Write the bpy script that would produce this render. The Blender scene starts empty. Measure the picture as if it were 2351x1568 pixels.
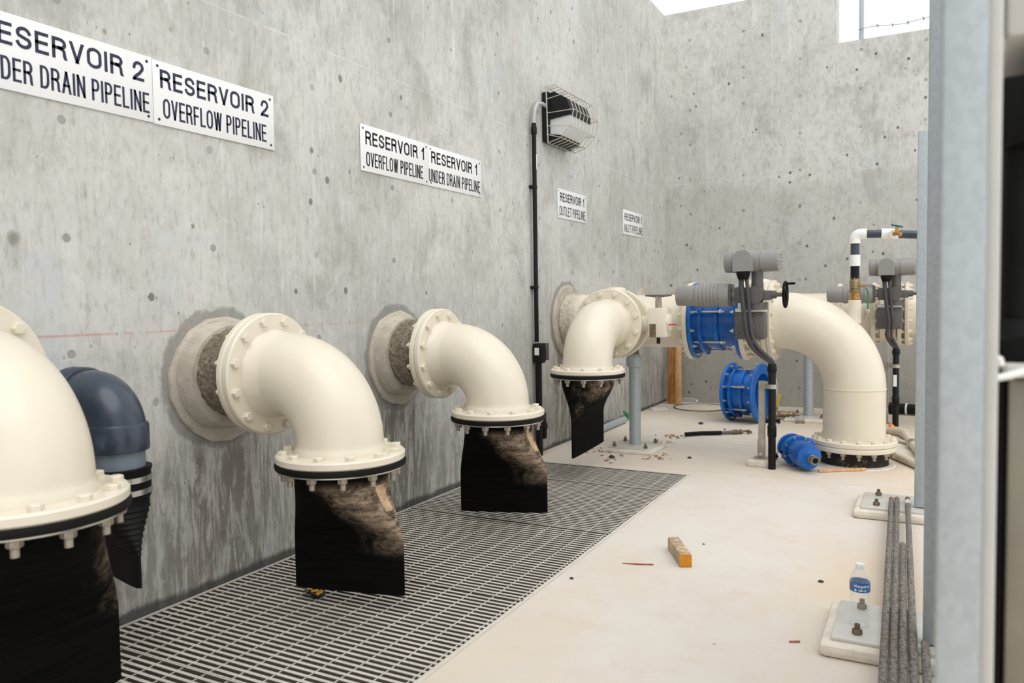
import bpy, bmesh, math, random
from mathutils import Vector, Matrix, Quaternion
rnd = random.Random(7)
PI = math.pi
S = bpy.context.scene
COL = S.collection

# ------------------------------------------------------------ camera, sky, sun, exposure
yaw, pit, rol, FPX = math.radians(27.852), math.radians(2.827), math.radians(-0.8715), 1782.46
cy, sy, cp, sp = math.cos(yaw), math.sin(yaw), math.cos(pit), math.sin(pit)
f = Vector((-sy*cp, cy*cp, -sp)); r0 = Vector((cy, sy, 0)); u0 = r0.cross(f)
r = math.cos(rol)*r0 + math.sin(rol)*u0
u = -math.sin(rol)*r0 + math.cos(rol)*u0
cam = bpy.data.cameras.new('camera'); camo = bpy.data.objects.new('camera', cam); COL.objects.link(camo)
EYE = Vector((2.5934, 0, 1.155))
camo.matrix_world = Matrix(((r.x, u.x, -f.x, EYE.x), (r.y, u.y, -f.y, EYE.y), (r.z, u.z, -f.z, EYE.z), (0, 0, 0, 1)))
cam.sensor_fit = 'HORIZONTAL'; cam.sensor_width = 36; cam.lens = 36*FPX/2351
cam.clip_start = .05; cam.clip_end = 200
cam.dof.use_dof = True; cam.dof.focus_distance = 3.9; cam.dof.aperture_fstop = 3.2
S.camera = camo

w = bpy.data.worlds.new('sky'); S.world = w; w.use_nodes = True
bg = w.node_tree.nodes['Background']
bg.inputs[0].default_value = (.985, .992, 1.0, 1); bg.inputs[1].default_value = 1.0
sun = bpy.data.lights.new('sun', 'SUN'); sun.energy = 1.0; sun.angle = math.radians(50); sun.color = (1, .98, .95)
suno = bpy.data.objects.new('sun', sun); COL.objects.link(suno)
suno.rotation_euler = Vector((-.45, .35, -1)).to_track_quat('-Z', 'Y').to_euler(); suno.location = (4, -3, 8)
S.view_settings.view_transform = 'Standard'; S.view_settings.look = 'None'
S.view_settings.gamma = 1; S.view_settings.use_curve_mapping = False
S.view_settings.exposure = 0.30

# ------------------------------------------------------------ node materials
class NT:
    def __init__(s, m):
        s.t = m.node_tree; s.b = s.t.nodes['Principled BSDF']
    def n(s, ty, **k):
        nd = s.t.nodes.new(ty)
        ins = k.pop('i', {})
        for a, v in k.items(): setattr(nd, a, v)
        for a, v in ins.items():
            if hasattr(v, 'is_output') or isinstance(v, bpy.types.NodeSocket): s.t.links.new(v, nd.inputs[a])
            else: nd.inputs[a].default_value = v
        return nd
    def co(s): return s.n('ShaderNodeTexCoord').outputs['Object']
    def map(s, v, sc=(1, 1, 1), loc=(0, 0, 0)):
        return s.n('ShaderNodeMapping', i={'Vector': v, 'Scale': sc, 'Location': loc}).outputs[0]
    def noise(s, v, scale, det=4, rough=.55, dist=0):
        return s.n('ShaderNodeTexNoise', i={'Vector': v, 'Scale': scale, 'Detail': det, 'Roughness': rough, 'Distortion': dist}).outputs[0]
    def vor(s, v, scale, rand=1):
        return s.n('ShaderNodeTexVoronoi', i={'Vector': v, 'Scale': scale, 'Randomness': rand})
    def m(s, op, a, b=0.0, c=0.0, clamp=False):
        return s.n('ShaderNodeMath', operation=op, use_clamp=clamp, i={0: a, 1: b, 2: c}).outputs[0]
    def rng(s, v, a, b, c=0.0, d=1.0, smooth=True):
        return s.n('ShaderNodeMapRange', interpolation_type='SMOOTHSTEP' if smooth else 'LINEAR', i={0: v, 1: a, 2: b, 3: c, 4: d}).outputs[0]
    def mix(s, fac, a, b):
        nd = s.n('ShaderNodeMix', data_type='RGBA')
        for k, v in ((0, fac), (6, a), (7, b)):
            if isinstance(v, bpy.types.NodeSocket): s.t.links.new(v, nd.inputs[k])
            else: nd.inputs[k].default_value = (tuple(v)+(1,))[:4] if isinstance(v, (tuple, list)) else v
        return nd.outputs[2]
    def xyz(s, v):
        o = s.n('ShaderNodeSeparateXYZ', i={0: v}).outputs
        return o[0], o[1], o[2]
    def set(s, k, v):
        if isinstance(v, bpy.types.NodeSocket): s.t.links.new(v, s.b.inputs[k])
        else: s.b.inputs[k].default_value = v
    def bump(s, h, st=.3, d=.01):
        s.set('Normal', s.n('ShaderNodeBump', i={'Height': h, 'Strength': st, 'Distance': d}).outputs[0])

def mat(name, col, rough=.5, metal=0.0, fn=None, var=.06, vs=6, bump=0.0, bs=60, spec=.5):
    """plain procedural material: colour with soft noise variation (and optional bump)"""
    M = bpy.data.materials.new(name); M.use_nodes = True
    t = NT(M); t.set('Roughness', rough); t.set('Metallic', metal); t.set('Specular IOR Level', spec)
    if fn: fn(t); return M
    co = t.co(); nz = t.noise(co, vs, 5)
    lo = tuple(max(0, c*(1-var*2)) for c in col); hi = tuple(min(1, c*(1+var)) for c in col)
    t.set('Base Color', t.mix(t.rng(nz, .3, .7), lo, hi))
    if bump: t.bump(t.noise(co, bs, 4), bump, .004)
    return M

def srgb(R, G, B):
    g = lambda c: (c/255/12.92) if c/255 <= .04045 else ((c/255+.055)/1.055)**2.4
    return (g(R), g(G), g(B))

M = {}
def gridspots(t, a, b, a0, da, b0, db, rad):
    fa = t.m('MULTIPLY', t.m('SUBTRACT', t.m('FRACT', t.m('ADD', t.m('DIVIDE', t.m('SUBTRACT', a, a0), da), 50.5)), .5), da)
    fb = t.m('MULTIPLY', t.m('SUBTRACT', t.m('FRACT', t.m('ADD', t.m('DIVIDE', t.m('SUBTRACT', b, b0), db), 50.5)), .5), db)
    d = t.m('SQRT', t.m('ADD', t.m('MULTIPLY', fa, fa), t.m('MULTIPLY', fb, fb)))
    return t.rng(d, rad*.8, rad*1.15, 1, 0)
def line(t, a, pos, half):
    return t.rng(t.m('ABSOLUTE', t.m('SUBTRACT', a, pos)), half*.4, half, 1, 0)

def concrete(axis):
    def fn(t):
        co = t.co(); x, y, z = t.xyz(co)
        a = y if axis == 'left' else x
        big = t.noise(co, .75, 6, .6, .3)
        mid = t.noise(co, 4.5, 8, .7)
        st = t.noise(t.map(co, (13, 13, .75)), 1.6, 7, .7)          # vertical form-board streaks
        fine = t.noise(t.map(co, (1, 1, .35)), 45, 5, .65)
        base = t.mix(t.rng(big, .28, .72), srgb(176, 176, 170), srgb(207, 206, 200))
        if axis != 'left': base = t.mix(.35, base, srgb(216, 216, 211))
        base = t.mix(t.rng(st, .42, .72, 0, .4 if axis == 'left' else .22), base, srgb(217, 217, 213))
        base = t.mix(t.rng(mid, .48, .75, 0, .5), base, srgb(158, 157, 148))
        base = t.mix(t.rng(fine, .48, .72, 0, .5), base, srgb(150, 149, 143))
        spk = t.noise(t.map(co, (1, 1, .55)), 17, 8, .8)
        base = t.mix(t.rng(spk, .50, .70, 0, .55), base, srgb(222, 222, 219))
        base = t.mix(t.rng(spk, .48, .30, 0, .5), base, srgb(150, 150, 143))
        bl = t.noise(t.map(co, (1, 1, .8), (4, 9, 2)), 1.5, 6, .7)
        base = t.mix(t.rng(bl, .55, .7, 0, .55), base, srgb(196, 203, 208))
        blot = t.noise(t.map(co, (1, 1, .7), (2, 5, 7)), 2.6, 9, .72, .4)
        base = t.mix(t.rng(blot, .50, .66, 0, .5), base, srgb(148, 148, 140))
        eff = t.m('MULTIPLY', t.rng(t.noise(t.map(co, (9, 9, .55), (1, 2, 3)), 1.1, 8, .75), .56, .68), t.rng(t.noise(co, 1.6, 4), .42, .6))
        base = t.mix(t.m('MULTIPLY', eff, .55), base, srgb(222, 224, 224))
        # air-bubble holes, clustered
        v = t.vor(t.map(co, (1, 1, .8)), 9 if axis == 'left' else 11)
        pick = t.rng(t.xyz(v.outputs['Color'])[0], .62 if axis == 'left' else .55, .64 if axis == 'left' else .57)
        clus = t.rng(t.noise(co, 1.1, 2), .40 if axis == 'left' else .42, .55 if axis == 'left' else .50)
        hole = t.m('MULTIPLY', t.m('MULTIPLY', t.rng(v.outputs['Distance'], t.m('MULTIPLY', t.xyz(v.outputs['Color'])[1], .10 if axis == 'left' else .16), t.m('ADD', .05, t.m('MULTIPLY', t.xyz(v.outputs['Color'])[1], .13 if axis == 'left' else .18)), 1, 0), pick), clus)
        v2 = t.vor(t.map(co, (1, 1, .75)), 30)
        pick2 = t.rng(t.xyz(v2.outputs['Color'])[1], .80, .82)
        hole2 = t.m('MULTIPLY', t.m('MULTIPLY', t.rng(v2.outputs['Distance'], .08, .17, 1, 0), pick2), t.rng(mid, .42, .55))
        if axis == 'left':                                     # cluster of bigger brown pits near the first signs
            v3 = t.vor(t.map(co, (1, 1, .72), (0, .13, .3)), 7.5); w3 = t.m('MULTIPLY', t.rng(t.xyz(v3.outputs['Color'])[2], .52, .54), t.m('MULTIPLY', t.rng(a, 1.9, 2.35, 1, 0), t.rng(t.m('ABSOLUTE', t.m('SUBTRACT', z, 1.62)), .22, .34, 1, 0)))
            d3 = t.m('ADD', v3.outputs['Distance'], t.m('MULTIPLY', t.m('SUBTRACT', spk, .5), .35))
            pit3 = t.m('MULTIPLY', t.rng(d3, .08, .2, 1, 0), w3)
            base = t.mix(t.m('MULTIPLY', pit3, .75), base, srgb(120, 114, 102))
            tie = gridspots(t, a, z, 1.655, .622, 1.0, .4, .0155)
            seam = t.m('MAXIMUM', line(t, z, 2.40, .0055), t.m('MAXIMUM', line(t, a, 5.16, .006), line(t, a, 2.34, .004)))
        else:
            tie = gridspots(t, a, z, .285, .58, 2.12, .3835, .017)
            seam = t.m('MAXIMUM', line(t, z, 2.46, .007), t.m('MAXIMUM', line(t, a, 1.16, .007), line(t, a, 2.30, .005)))
            # darker lower pour, darker again towards the floor
            base = t.mix(t.rng(t.m('ADD', z, t.m('MULTIPLY', big, .5)), 2.55, 2.75, .3, 0), base, srgb(160, 160, 153))
            base = t.mix(t.rng(t.m('ADD', z, t.m('MULTIPLY', mid, 1.2)), 1.0, 1.9, .6, 0), base, srgb(146, 143, 135))
        base = t.mix(t.m('MULTIPLY', hole2, .6), base, srgb(104, 103, 98))
        base = t.mix(t.m('MULTIPLY', hole, .75 if axis == 'left' else .9), base, srgb(88, 89, 85))
        base = t.mix(t.m('MULTIPLY', tie, t.rng(t.noise(co, 1.3, 3), .35, .6, .2, .6)), base, srgb(112, 113, 110))
        base = t.mix(t.m('MULTIPLY', seam, t.rng(t.noise(co, 5, 3), .35, .65, .05, .5)), base, srgb(224, 224, 221))
        if axis == 'left':
            sk = t.noise(t.map(co, (1, 20, 3.2)), 1.0, 9, .78, .5)
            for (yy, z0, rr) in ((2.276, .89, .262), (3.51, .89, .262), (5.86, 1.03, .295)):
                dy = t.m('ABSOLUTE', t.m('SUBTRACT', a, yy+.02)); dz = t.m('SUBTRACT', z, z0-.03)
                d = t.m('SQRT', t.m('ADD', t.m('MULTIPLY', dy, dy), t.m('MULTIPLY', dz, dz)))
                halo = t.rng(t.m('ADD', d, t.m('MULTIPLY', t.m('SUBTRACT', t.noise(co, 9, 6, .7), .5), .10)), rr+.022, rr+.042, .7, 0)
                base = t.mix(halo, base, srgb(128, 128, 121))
                # leak runs below the sleeve
                run = t.m('MULTIPLY', t.rng(t.m('ADD', dy, t.m('MULTIPLY', t.m('SUBTRACT', mid, .5), .4)), .12, .42, 1, 0), t.rng(dz, -.35, -.16, 1, 0))
                base = t.mix(t.m('MULTIPLY', t.m('MULTIPLY', run, t.rng(sk, .43, .57, .2, 1)), .85), base, srgb(86, 78, 72))
            # damp splash zone above the grating, with lower-wall shade painted into the tone
            dp = t.rng(t.m('ADD', z, t.m('MULTIPLY', t.m('SUBTRACT', t.noise(co, 2.2, 6, .7), .5), .9)), .25, .75, .75, 0)
            base = t.mix(t.m('MULTIPLY', dp, t.rng(sk, .42, .58, .3, 1)), base, srgb(122, 118, 108))
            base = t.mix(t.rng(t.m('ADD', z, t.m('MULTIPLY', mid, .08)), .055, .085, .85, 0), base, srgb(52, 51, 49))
            # red chalk line
            red = t.m('MULTIPLY', line(t, z, 1.066, .006), t.rng(t.noise(co, 7, 3), .34, .58))
            red = t.m('MULTIPLY', red, t.rng(a, 2.6, 3.6, 1, 0))
            base = t.mix(t.m('MULTIPLY', red, .45), base, srgb(200, 104, 96))
        t.set('Base Color', base); t.set('Roughness', .82)
        h = t.m('SUBTRACT', t.m('ADD', t.m('MULTIPLY', fine, .35), t.m('MULTIPLY', st, .5)), t.m('ADD', t.m('MULTIPLY', hole, 1.2), t.m('ADD', t.m('MULTIPLY', tie, .8), t.m('MULTIPLY', hole2, .6))))
        t.bump(h, .35, .008)
    return fn
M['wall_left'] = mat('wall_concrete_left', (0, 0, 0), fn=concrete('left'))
M['wall_back'] = mat('wall_concrete_back', (0, 0, 0), fn=concrete('back'))

def floor_fn(t):
    co = t.co(); x, y, z = t.xyz(co)
    b = t.noise(co, .9, 7, .6); m_ = t.noise(co, 5, 8, .7); fi = t.noise(co, 70, 4, .6)
    base = t.mix(t.rng(b, .3, .7), srgb(211, 202, 190), srgb(218, 212, 203))
    base = t.mix(t.rng(m_, .48, .75, 0, .4), base, srgb(200, 184, 166))
    base = t.mix(t.rng(t.noise(t.map(co, (1, 1, 1), (3, 1, 0)), 1.7, 5, .65), .58, .72, 0, .5), base, srgb(220, 216, 209))
    base = t.mix(t.rng(t.noise(t.map(co, (1, 1, 1), (7, 5, 0)), 2.3, 6, .7), .63, .78, 0, .5), base, srgb(206, 180, 150))
    base = t.mix(t.rng(fi, .58, .8, 0, .25), base, srgb(176, 160, 140))
    base = t.mix(t.m('MULTIPLY', t.rng(t.noise(t.map(co, (1, .6, 1), (5, 2, 0)), .8, 7, .62), .42, .60), t.rng(x, 1.3, 1.9, .35, .85)), base, srgb(214, 196, 172))
    v = t.vor(co, 6.5)
    sp_ = t.m('MULTIPLY', t.rng(v.outputs['Distance'], .03, .06, 1, 0), t.rng(t.xyz(v.outputs['Color'])[0], .8, .82))
    base = t.mix(t.m('MULTIPLY', sp_, .6), base, srgb(130, 112, 96))
    # saw-cut joint, darker towards the back
    base = t.mix(t.m('MULTIPLY', line(t, y, 5.19, .006), .35), base, srgb(150, 138, 122))
    base = t.mix(t.rng(t.m('ADD', y, t.m('MULTIPLY', m_, 1.5)), 6.6, 8.6, 0, .45), base, srgb(190, 180, 164))
    t.set('Base Color', base); t.set('Roughness', .75)
    t.bump(t.m('ADD', t.m('MULTIPLY', fi, .3), t.m('MULTIPLY', m_, .7)), .12, .006)
M['floor'] = mat('floor_concrete', (0, 0, 0), fn=floor_fn)

def cream_fn(t):
    co = t.co(); n1 = t.noise(co, 3, 5)
    base = t.mix(t.rng(n1, .3, .7), srgb(219, 210, 190), srgb(224, 216, 199))
    base = t.mix(t.rng(t.noise(co, 22, 6, .7), .66, .8, 0, .35), base, srgb(206, 186, 150))
    t.set('Base Color', base); t.set('Roughness', t.rng(n1, .3, .7, .32, .42)); t.set('Coat Weight', .15)
    t.bump(t.noise(co, 40, 3), .04, .003)
M['cream'] = mat('cream_paint', (0, 0, 0), fn=cream_fn)

def duck_fn(sx, sy_, z0, z1, seed=0.0):
    def fn(t):
        co = t.co(); x, y, z = t.xyz(co)
        d = t.m('ADD', t.m('MULTIPLY', x, sx), t.m('MULTIPLY', y, sy_))
        nz = t.noise(t.map(co, (1, 1, .8), (seed, 0, 0)), 7, 6, .7); n2 = t.noise(t.map(co, (2, 2, 30), (seed, 0, 0)), 2.2, 4, .6)
        k = t.m('ADD', d, t.m('MULTIPLY', t.m('SUBTRACT', nz, .5), .35))
        k = t.m('ADD', k, t.m('MULTIPLY', t.m('SUBTRACT', z, (z0+z1)/2), .35))
        fade = t.m('MULTIPLY', t.rng(k, .05, .24), t.m('MULTIPLY', t.rng(z, z0-.03, z0+.03), t.rng(z, z1-.02, z1+.03, 1, 0)))
        base = t.mix(t.rng(n2, .35, .7), (.002, .002, .002), (.005, .0045, .004))
        wr = t.n('ShaderNodeTexWave', bands_direction='Z', wave_profile='SAW', i={'Vector': t.map(co, (1, 1, 1)), 'Scale': 6.5, 'Distortion': .7, 'Detail': 1.0, 'Detail Scale': .5}).outputs['Fac']
        n3 = t.noise(t.map(co, (1, 1, 2), (seed+4, 0, 0)), 16, 7, .75)
        tan = t.mix(t.rng(n3, .3, .7), srgb(70, 58, 50), srgb(172, 152, 130))
        base = t.mix(t.m('MULTIPLY', fade, t.rng(n3, .25, .62, .3, 1)), base, tan)
        base = t.mix(t.m('MULTIPLY', fade, t.rng(wr, .90, .98, 0, .5)), base, srgb(48, 38, 32))
        dust = t.m('MULTIPLY', t.rng(n2, .62, .8), t.rng(nz, .5, .7))
        base = t.mix(t.m('MULTIPLY', dust, .2), base, srgb(90, 82, 72))
        t.set('Base Color', base); t.set('Roughness', .75); t.set('Specular IOR Level', .07)
        t.bump(t.m('ADD', wr, t.m('MULTIPLY', nz, .4)), .22, .004)
    return fn
M['duck_right'] = mat('rubber_faded_right', (0, 0, 0), fn=duck_fn(1, -.3, .24, .50))
M['duck_near'] = mat('rubber_faded_edge', (0, 0, 0), fn=duck_fn(-.1, .62, .30, .60, 3.0))
M['duck_far'] = mat('rubber_faded_middle', (0, 0, 0), fn=duck_fn(.5, -.5, .42, .66, 5.0))
M['rubber'] = mat('black_rubber', (.005, .005, .005), .6, var=.2, spec=.2)
M['blackpipe'] = mat('black_coated_conduit', (.006, .007, .008), .45, var=.2, spec=.25)
M['blackgear'] = mat('black_machinery', (.003, .003, .003), .6, var=.3, spec=.15)

def mortar_fn(t):
    co = t.co(); n1 = t.noise(co, 6, 7, .7); n2 = t.noise(co, 38, 6, .75)
    base = t.mix(t.rng(n1, .3, .7), srgb(164, 156, 144), srgb(202, 194, 180))
    base = t.mix(t.rng(n2, .55, .75, 0, .5), base, srgb(124, 110, 94))
    t.set('Base Color', base); t.set('Roughness', .9); t.bump(n2, .5, .008)
M['mortar'] = mat('mortar_collar', (0, 0, 0), fn=mortar_fn)
def grit_fn(t):
    co = t.co(); n2 = t.noise(co, 55, 8, .8); v = t.vor(co, 70).outputs['Distance']
    base = t.mix(t.rng(n2, .35, .7), srgb(104, 94, 80), srgb(184, 172, 150))
    base = t.mix(t.rng(v, .05, .3, .55, 0), base, srgb(58, 50, 42))
    t.set('Base Color', base); t.set('Roughness', .95); t.bump(t.m('ADD', n2, t.m('MULTIPLY', v, .6)), .9, .012)
M['grit'] = mat('rough_grout', (0, 0, 0), fn=grit_fn)
def grit2_fn(t):
    co = t.co(); n2 = t.noise(co, 48, 8, .8); x, y, z = t.xyz(co)
    base = t.mix(t.rng(n2, .3, .6), srgb(150, 140, 124), srgb(214, 206, 190))
    base = t.mix(t.rng(x, -.9, -.82), base, srgb(222, 214, 196))
    t.set('Base Color', base); t.set('Roughness', .9); t.bump(n2, .6, .008)
M['grit_pale'] = mat('painted_grout', (0, 0, 0), fn=grit2_fn)
def dark_pipe_fn(t):
    co = t.co(); n2 = t.noise(co, 30, 7, .75)
    base = t.mix(t.m('MULTIPLY', t.rng(n2, .52, .68), t.rng(t.xyz(co)[2], .10, .03, .15, 1)), (.010, .009, .008), srgb(112, 96, 78))
    t.set('Base Color', base); t.set('Roughness', .8); t.bump(n2, .5, .008)
M['tarpipe'] = mat('tarred_pipe', (0, 0, 0), fn=dark_pipe_fn)

def galv_fn(t):
    co = t.co(); v = t.vor(t.map(co, (1, 1, .6)), 120).outputs['Color']; n1 = t.noise(co, 5, 6, .65)
    base = t.mix(t.rng(t.xyz(v)[0], 0, 1), srgb(168, 177, 181), srgb(177, 186, 190))
    base = t.mix(t.rng(n1, .45, .75, 0, .4), base, srgb(184, 192, 197))
    base = t.mix(t.rng(t.noise(co, 2.2, 3, .5), .68, .75, 0, .55), base, srgb(172, 158, 132))
    t.set('Base Color', base); t.set('Metallic', .35); t.set('Roughness', .5)
M['galv'] = mat('galvanised_steel', (0, 0, 0), fn=galv_fn)
M['grate'] = mat('grating_steel', srgb(178, 175, 168), .5, .45, var=.12, vs=3)
def grate_fn(t):
    co = t.co(); n1 = t.noise(co, 4, 6, .7)
    base = t.mix(t.rng(n1, .3, .7), srgb(196, 192, 182), srgb(216, 212, 203))
    base = t.mix(t.rng(t.noise(t.map(co, (1, 1, 1), (2, 3, 0)), 3.2, 6, .7), .64, .78, 0, .45), base, srgb(150, 122, 94))
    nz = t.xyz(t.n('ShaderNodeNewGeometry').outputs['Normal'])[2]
    base = t.mix(t.rng(nz, .3, .7), srgb(104, 94, 83), base)     # brown flanks by face normal: shade between the bars painted into the colour
    t.set('Base Color', base); t.set('Metallic', .1); t.set('Roughness', .5)
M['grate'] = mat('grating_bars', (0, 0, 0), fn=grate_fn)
M['trench'] = mat('trench_concrete', srgb(104, 95, 86), .9, var=.2, bump=.3)
def rust_fn(t):
    co = t.co(); n1 = t.noise(co, 75, 8, .75); n2 = t.noise(co, 3, 4)
    base = t.mix(t.rng(n1, .36, .62), srgb(66, 61, 57), srgb(146, 140, 132))
    base = t.mix(t.rng(n2, .55, .7, 0, .4), base, srgb(110, 92, 80))
    t.set('Base Color', base); t.set('Metallic', .25); t.set('Roughness', .62); t.bump(n1, .2, .003)
M['conduit'] = mat('weathered_conduit', (0, 0, 0), fn=rust_fn)
M['pvc_grey'] = mat('dark_grey_pvc', srgb(56, 66, 80), .24, var=.08, vs=9)
M['pvc_light'] = mat('light_grey_pvc', srgb(116, 128, 140), .4, var=.06)
M['steel'] = mat('stainless_steel', srgb(198, 196, 190), .3, .85, var=.06)
M['nut'] = mat('dull_nut_steel', srgb(172, 163, 148), .45, .4, var=.12, vs=30)
M['darknut'] = mat('weathered_anchor_nut', srgb(120, 104, 84), .5, .5, var=.2, vs=40)
M['grey'] = mat('grey_actuator_paint', srgb(142, 140, 138), .36, var=.04)
M['greydark'] = mat('dark_grey_casting', srgb(94, 90, 88), .45, var=.07)
def blue_fn(t):
    co = t.co(); n1 = t.noise(co, 8, 5)
    base = t.mix(t.rng(n1, .3, .7), srgb(4, 80, 156), srgb(12, 102, 186))
    base = t.mix(t.rng(t.noise(co, 26, 6, .75), .66, .74, 0, .6), base, srgb(96, 142, 178))
    t.set('Base Color', base); t.set('Roughness', .34)
M['blue'] = mat('blue_epoxy', (0, 0, 0), fn=blue_fn)
M['sign'] = mat('white_sign_sheet', srgb(236, 237, 236), .35, var=.012)
M['navy'] = mat('navy_lettering', srgb(28, 32, 62), .4, var=.05)
M['ink'] = mat('black_lettering', srgb(18, 20, 34), .4, var=.05)
def wood_fn(c1, c2):
    def fn(t):
        co = t.co(); n1 = t.noise(t.map(co, (30, 30, 2.5)), 1.3, 5, .6)
        t.set('Base Color', t.mix(t.rng(n1, .3, .7), c1, c2)); t.set('Roughness', .7)
    return fn
M['wood_dark'] = mat('orange_wood', (0, 0, 0), fn=wood_fn(srgb(158, 96, 44), srgb(204, 146, 82)))
M['wood_light'] = mat('pale_wood', (0, 0, 0), fn=wood_fn(srgb(196, 146, 92), srgb(226, 184, 134)))
M['wood_old'] = mat('weathered_wood', (0, 0, 0), fn=wood_fn(srgb(150, 124, 96), srgb(206, 184, 156)))
M['wood_orange'] = mat('orange_end_paint', srgb(206, 132, 20), .5, var=.1, vs=20)
M['grout_pad'] = mat('grout_pad', srgb(222, 214, 200), .85, var=.07, vs=14, bump=.3)
M['plate'] = mat('galvanised_plate', srgb(205, 203, 196), .5, .25, var=.05, vs=8)
M['white'] = mat('white_pvc', srgb(238, 238, 234), .35, var=.02)
M['cap'] = mat('white_bottle_cap', srgb(236, 240, 244), .35, var=.01)
M['brass'] = mat('brass', srgb(186, 140, 72), .35, .7, var=.12, vs=30)
M['bronze'] = mat('dull_bronze', srgb(150, 130, 98), .4, .6, var=.2, vs=40)
M['green'] = mat('green_paint', srgb(30, 128, 78), .45, var=.1)
M['teal'] = mat('teal_handle', srgb(20, 96, 92), .4, var=.1)
M['red'] = mat('red_paint', srgb(196, 44, 30), .4, var=.05)
M['yellow'] = mat('yellow_vinyl', srgb(226, 176, 34), .45, var=.06)
M['orange'] = mat('orange_plastic', srgb(244, 122, 20), .45, var=.06)
M['beige_pvc'] = mat('dusty_pvc', srgb(206, 194, 174), .6, var=.08)
M['fixture'] = mat('black_fixture', (.007, .009, .010), .5, var=.2, spec=.3)
M['wire'] = mat('cage_wire', srgb(206, 200, 188), .4, .4, var=.06)
M['whip'] = mat('grey_flex', srgb(186, 186, 182), .5, var=.05)
M['label'] = mat('white_label', srgb(232, 232, 228), .5, var=.03)
M['tag'] = mat('faded_paper_tag', srgb(196, 168, 130), .75, var=.2, vs=26)
M['cab'] = mat('brushed_stainless', srgb(150, 144, 130), .42, .55, var=.08, vs=4)
M['enclosure'] = mat('pale_enclosure', srgb(206, 204, 198), .45, var=.03)
M['bluetrim'] = mat('pale_blue_gasket', srgb(178, 194, 210), .4, var=.04)
M['leaf'] = mat('dry_leaf', srgb(170, 120, 76), .8, var=.25, vs=40)
M['stone'] = mat('dark_chip', srgb(70, 64, 58), .8, var=.3, vs=40)
M['redscrap'] = mat('red_scrap', srgb(176, 104, 90), .7, var=.2, vs=30)
M['wrapper'] = mat('dark_wrapper', srgb(52, 54, 60), .35, .2, var=.5, vs=30)
def lens_fn(t):
    t.set('Base Color', (.86, .88, .88, 1)); t.set('Transmission Weight', .2); t.set('Roughness', .3); t.set('IOR', 1.3)
M['lens'] = mat('prismatic_lens', (0, 0, 0), fn=lens_fn)
def clear_fn(t):                                              # thin clear shell: mostly see-through, glossy towards the rim
    t.set('Base Color', (.93, .95, .97, 1)); t.set('Roughness', .08)
    tr = t.n('ShaderNodeBsdfTransparent', i={0: (.97, .98, .99, 1)}).outputs[0]
    lw = t.n('ShaderNodeLayerWeight', i={0: .35}).outputs['Facing']
    mx = t.n('ShaderNodeMixShader', i={0: t.rng(lw, .1, 1, .10, .62), 1: tr, 2: t.b.outputs[0]}).outputs[0]
    t.t.links.new(mx, t.t.nodes['Material Output'].inputs[0])
M['clear'] = mat('clear_plastic', (0, 0, 0), fn=clear_fn)
def blab_fn(t):
    x, y, z = t.xyz(t.co())
    ang = t.m('ARCTAN2', y, x)
    c = t.mix(t.rng(t.noise(t.co(), 60, 3), .4, .6), srgb(14, 86, 160), srgb(26, 116, 190))
    c = t.mix(t.rng(ang, -2.55, -2.35, 1, 0), c, srgb(120, 66, 56))
    t.set('Base Color', c); t.set('Roughness', .35)
M['blabel'] = mat('blue_bottle_label', (0, 0, 0), fn=blab_fn)

# ------------------------------------------------------------ mesh helpers
def frame(axis, up=None):
    a = Vector(axis).normalized()
    q = Vector(up) if up else (Vector((0, 0, 1)) if abs(a.z) < .9 else Vector((1, 0, 0)))
    x = (q - a*q.dot(a)).normalized(); y = a.cross(x)
    return x, y, a                                          # local x, y, z(axis)

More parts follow.
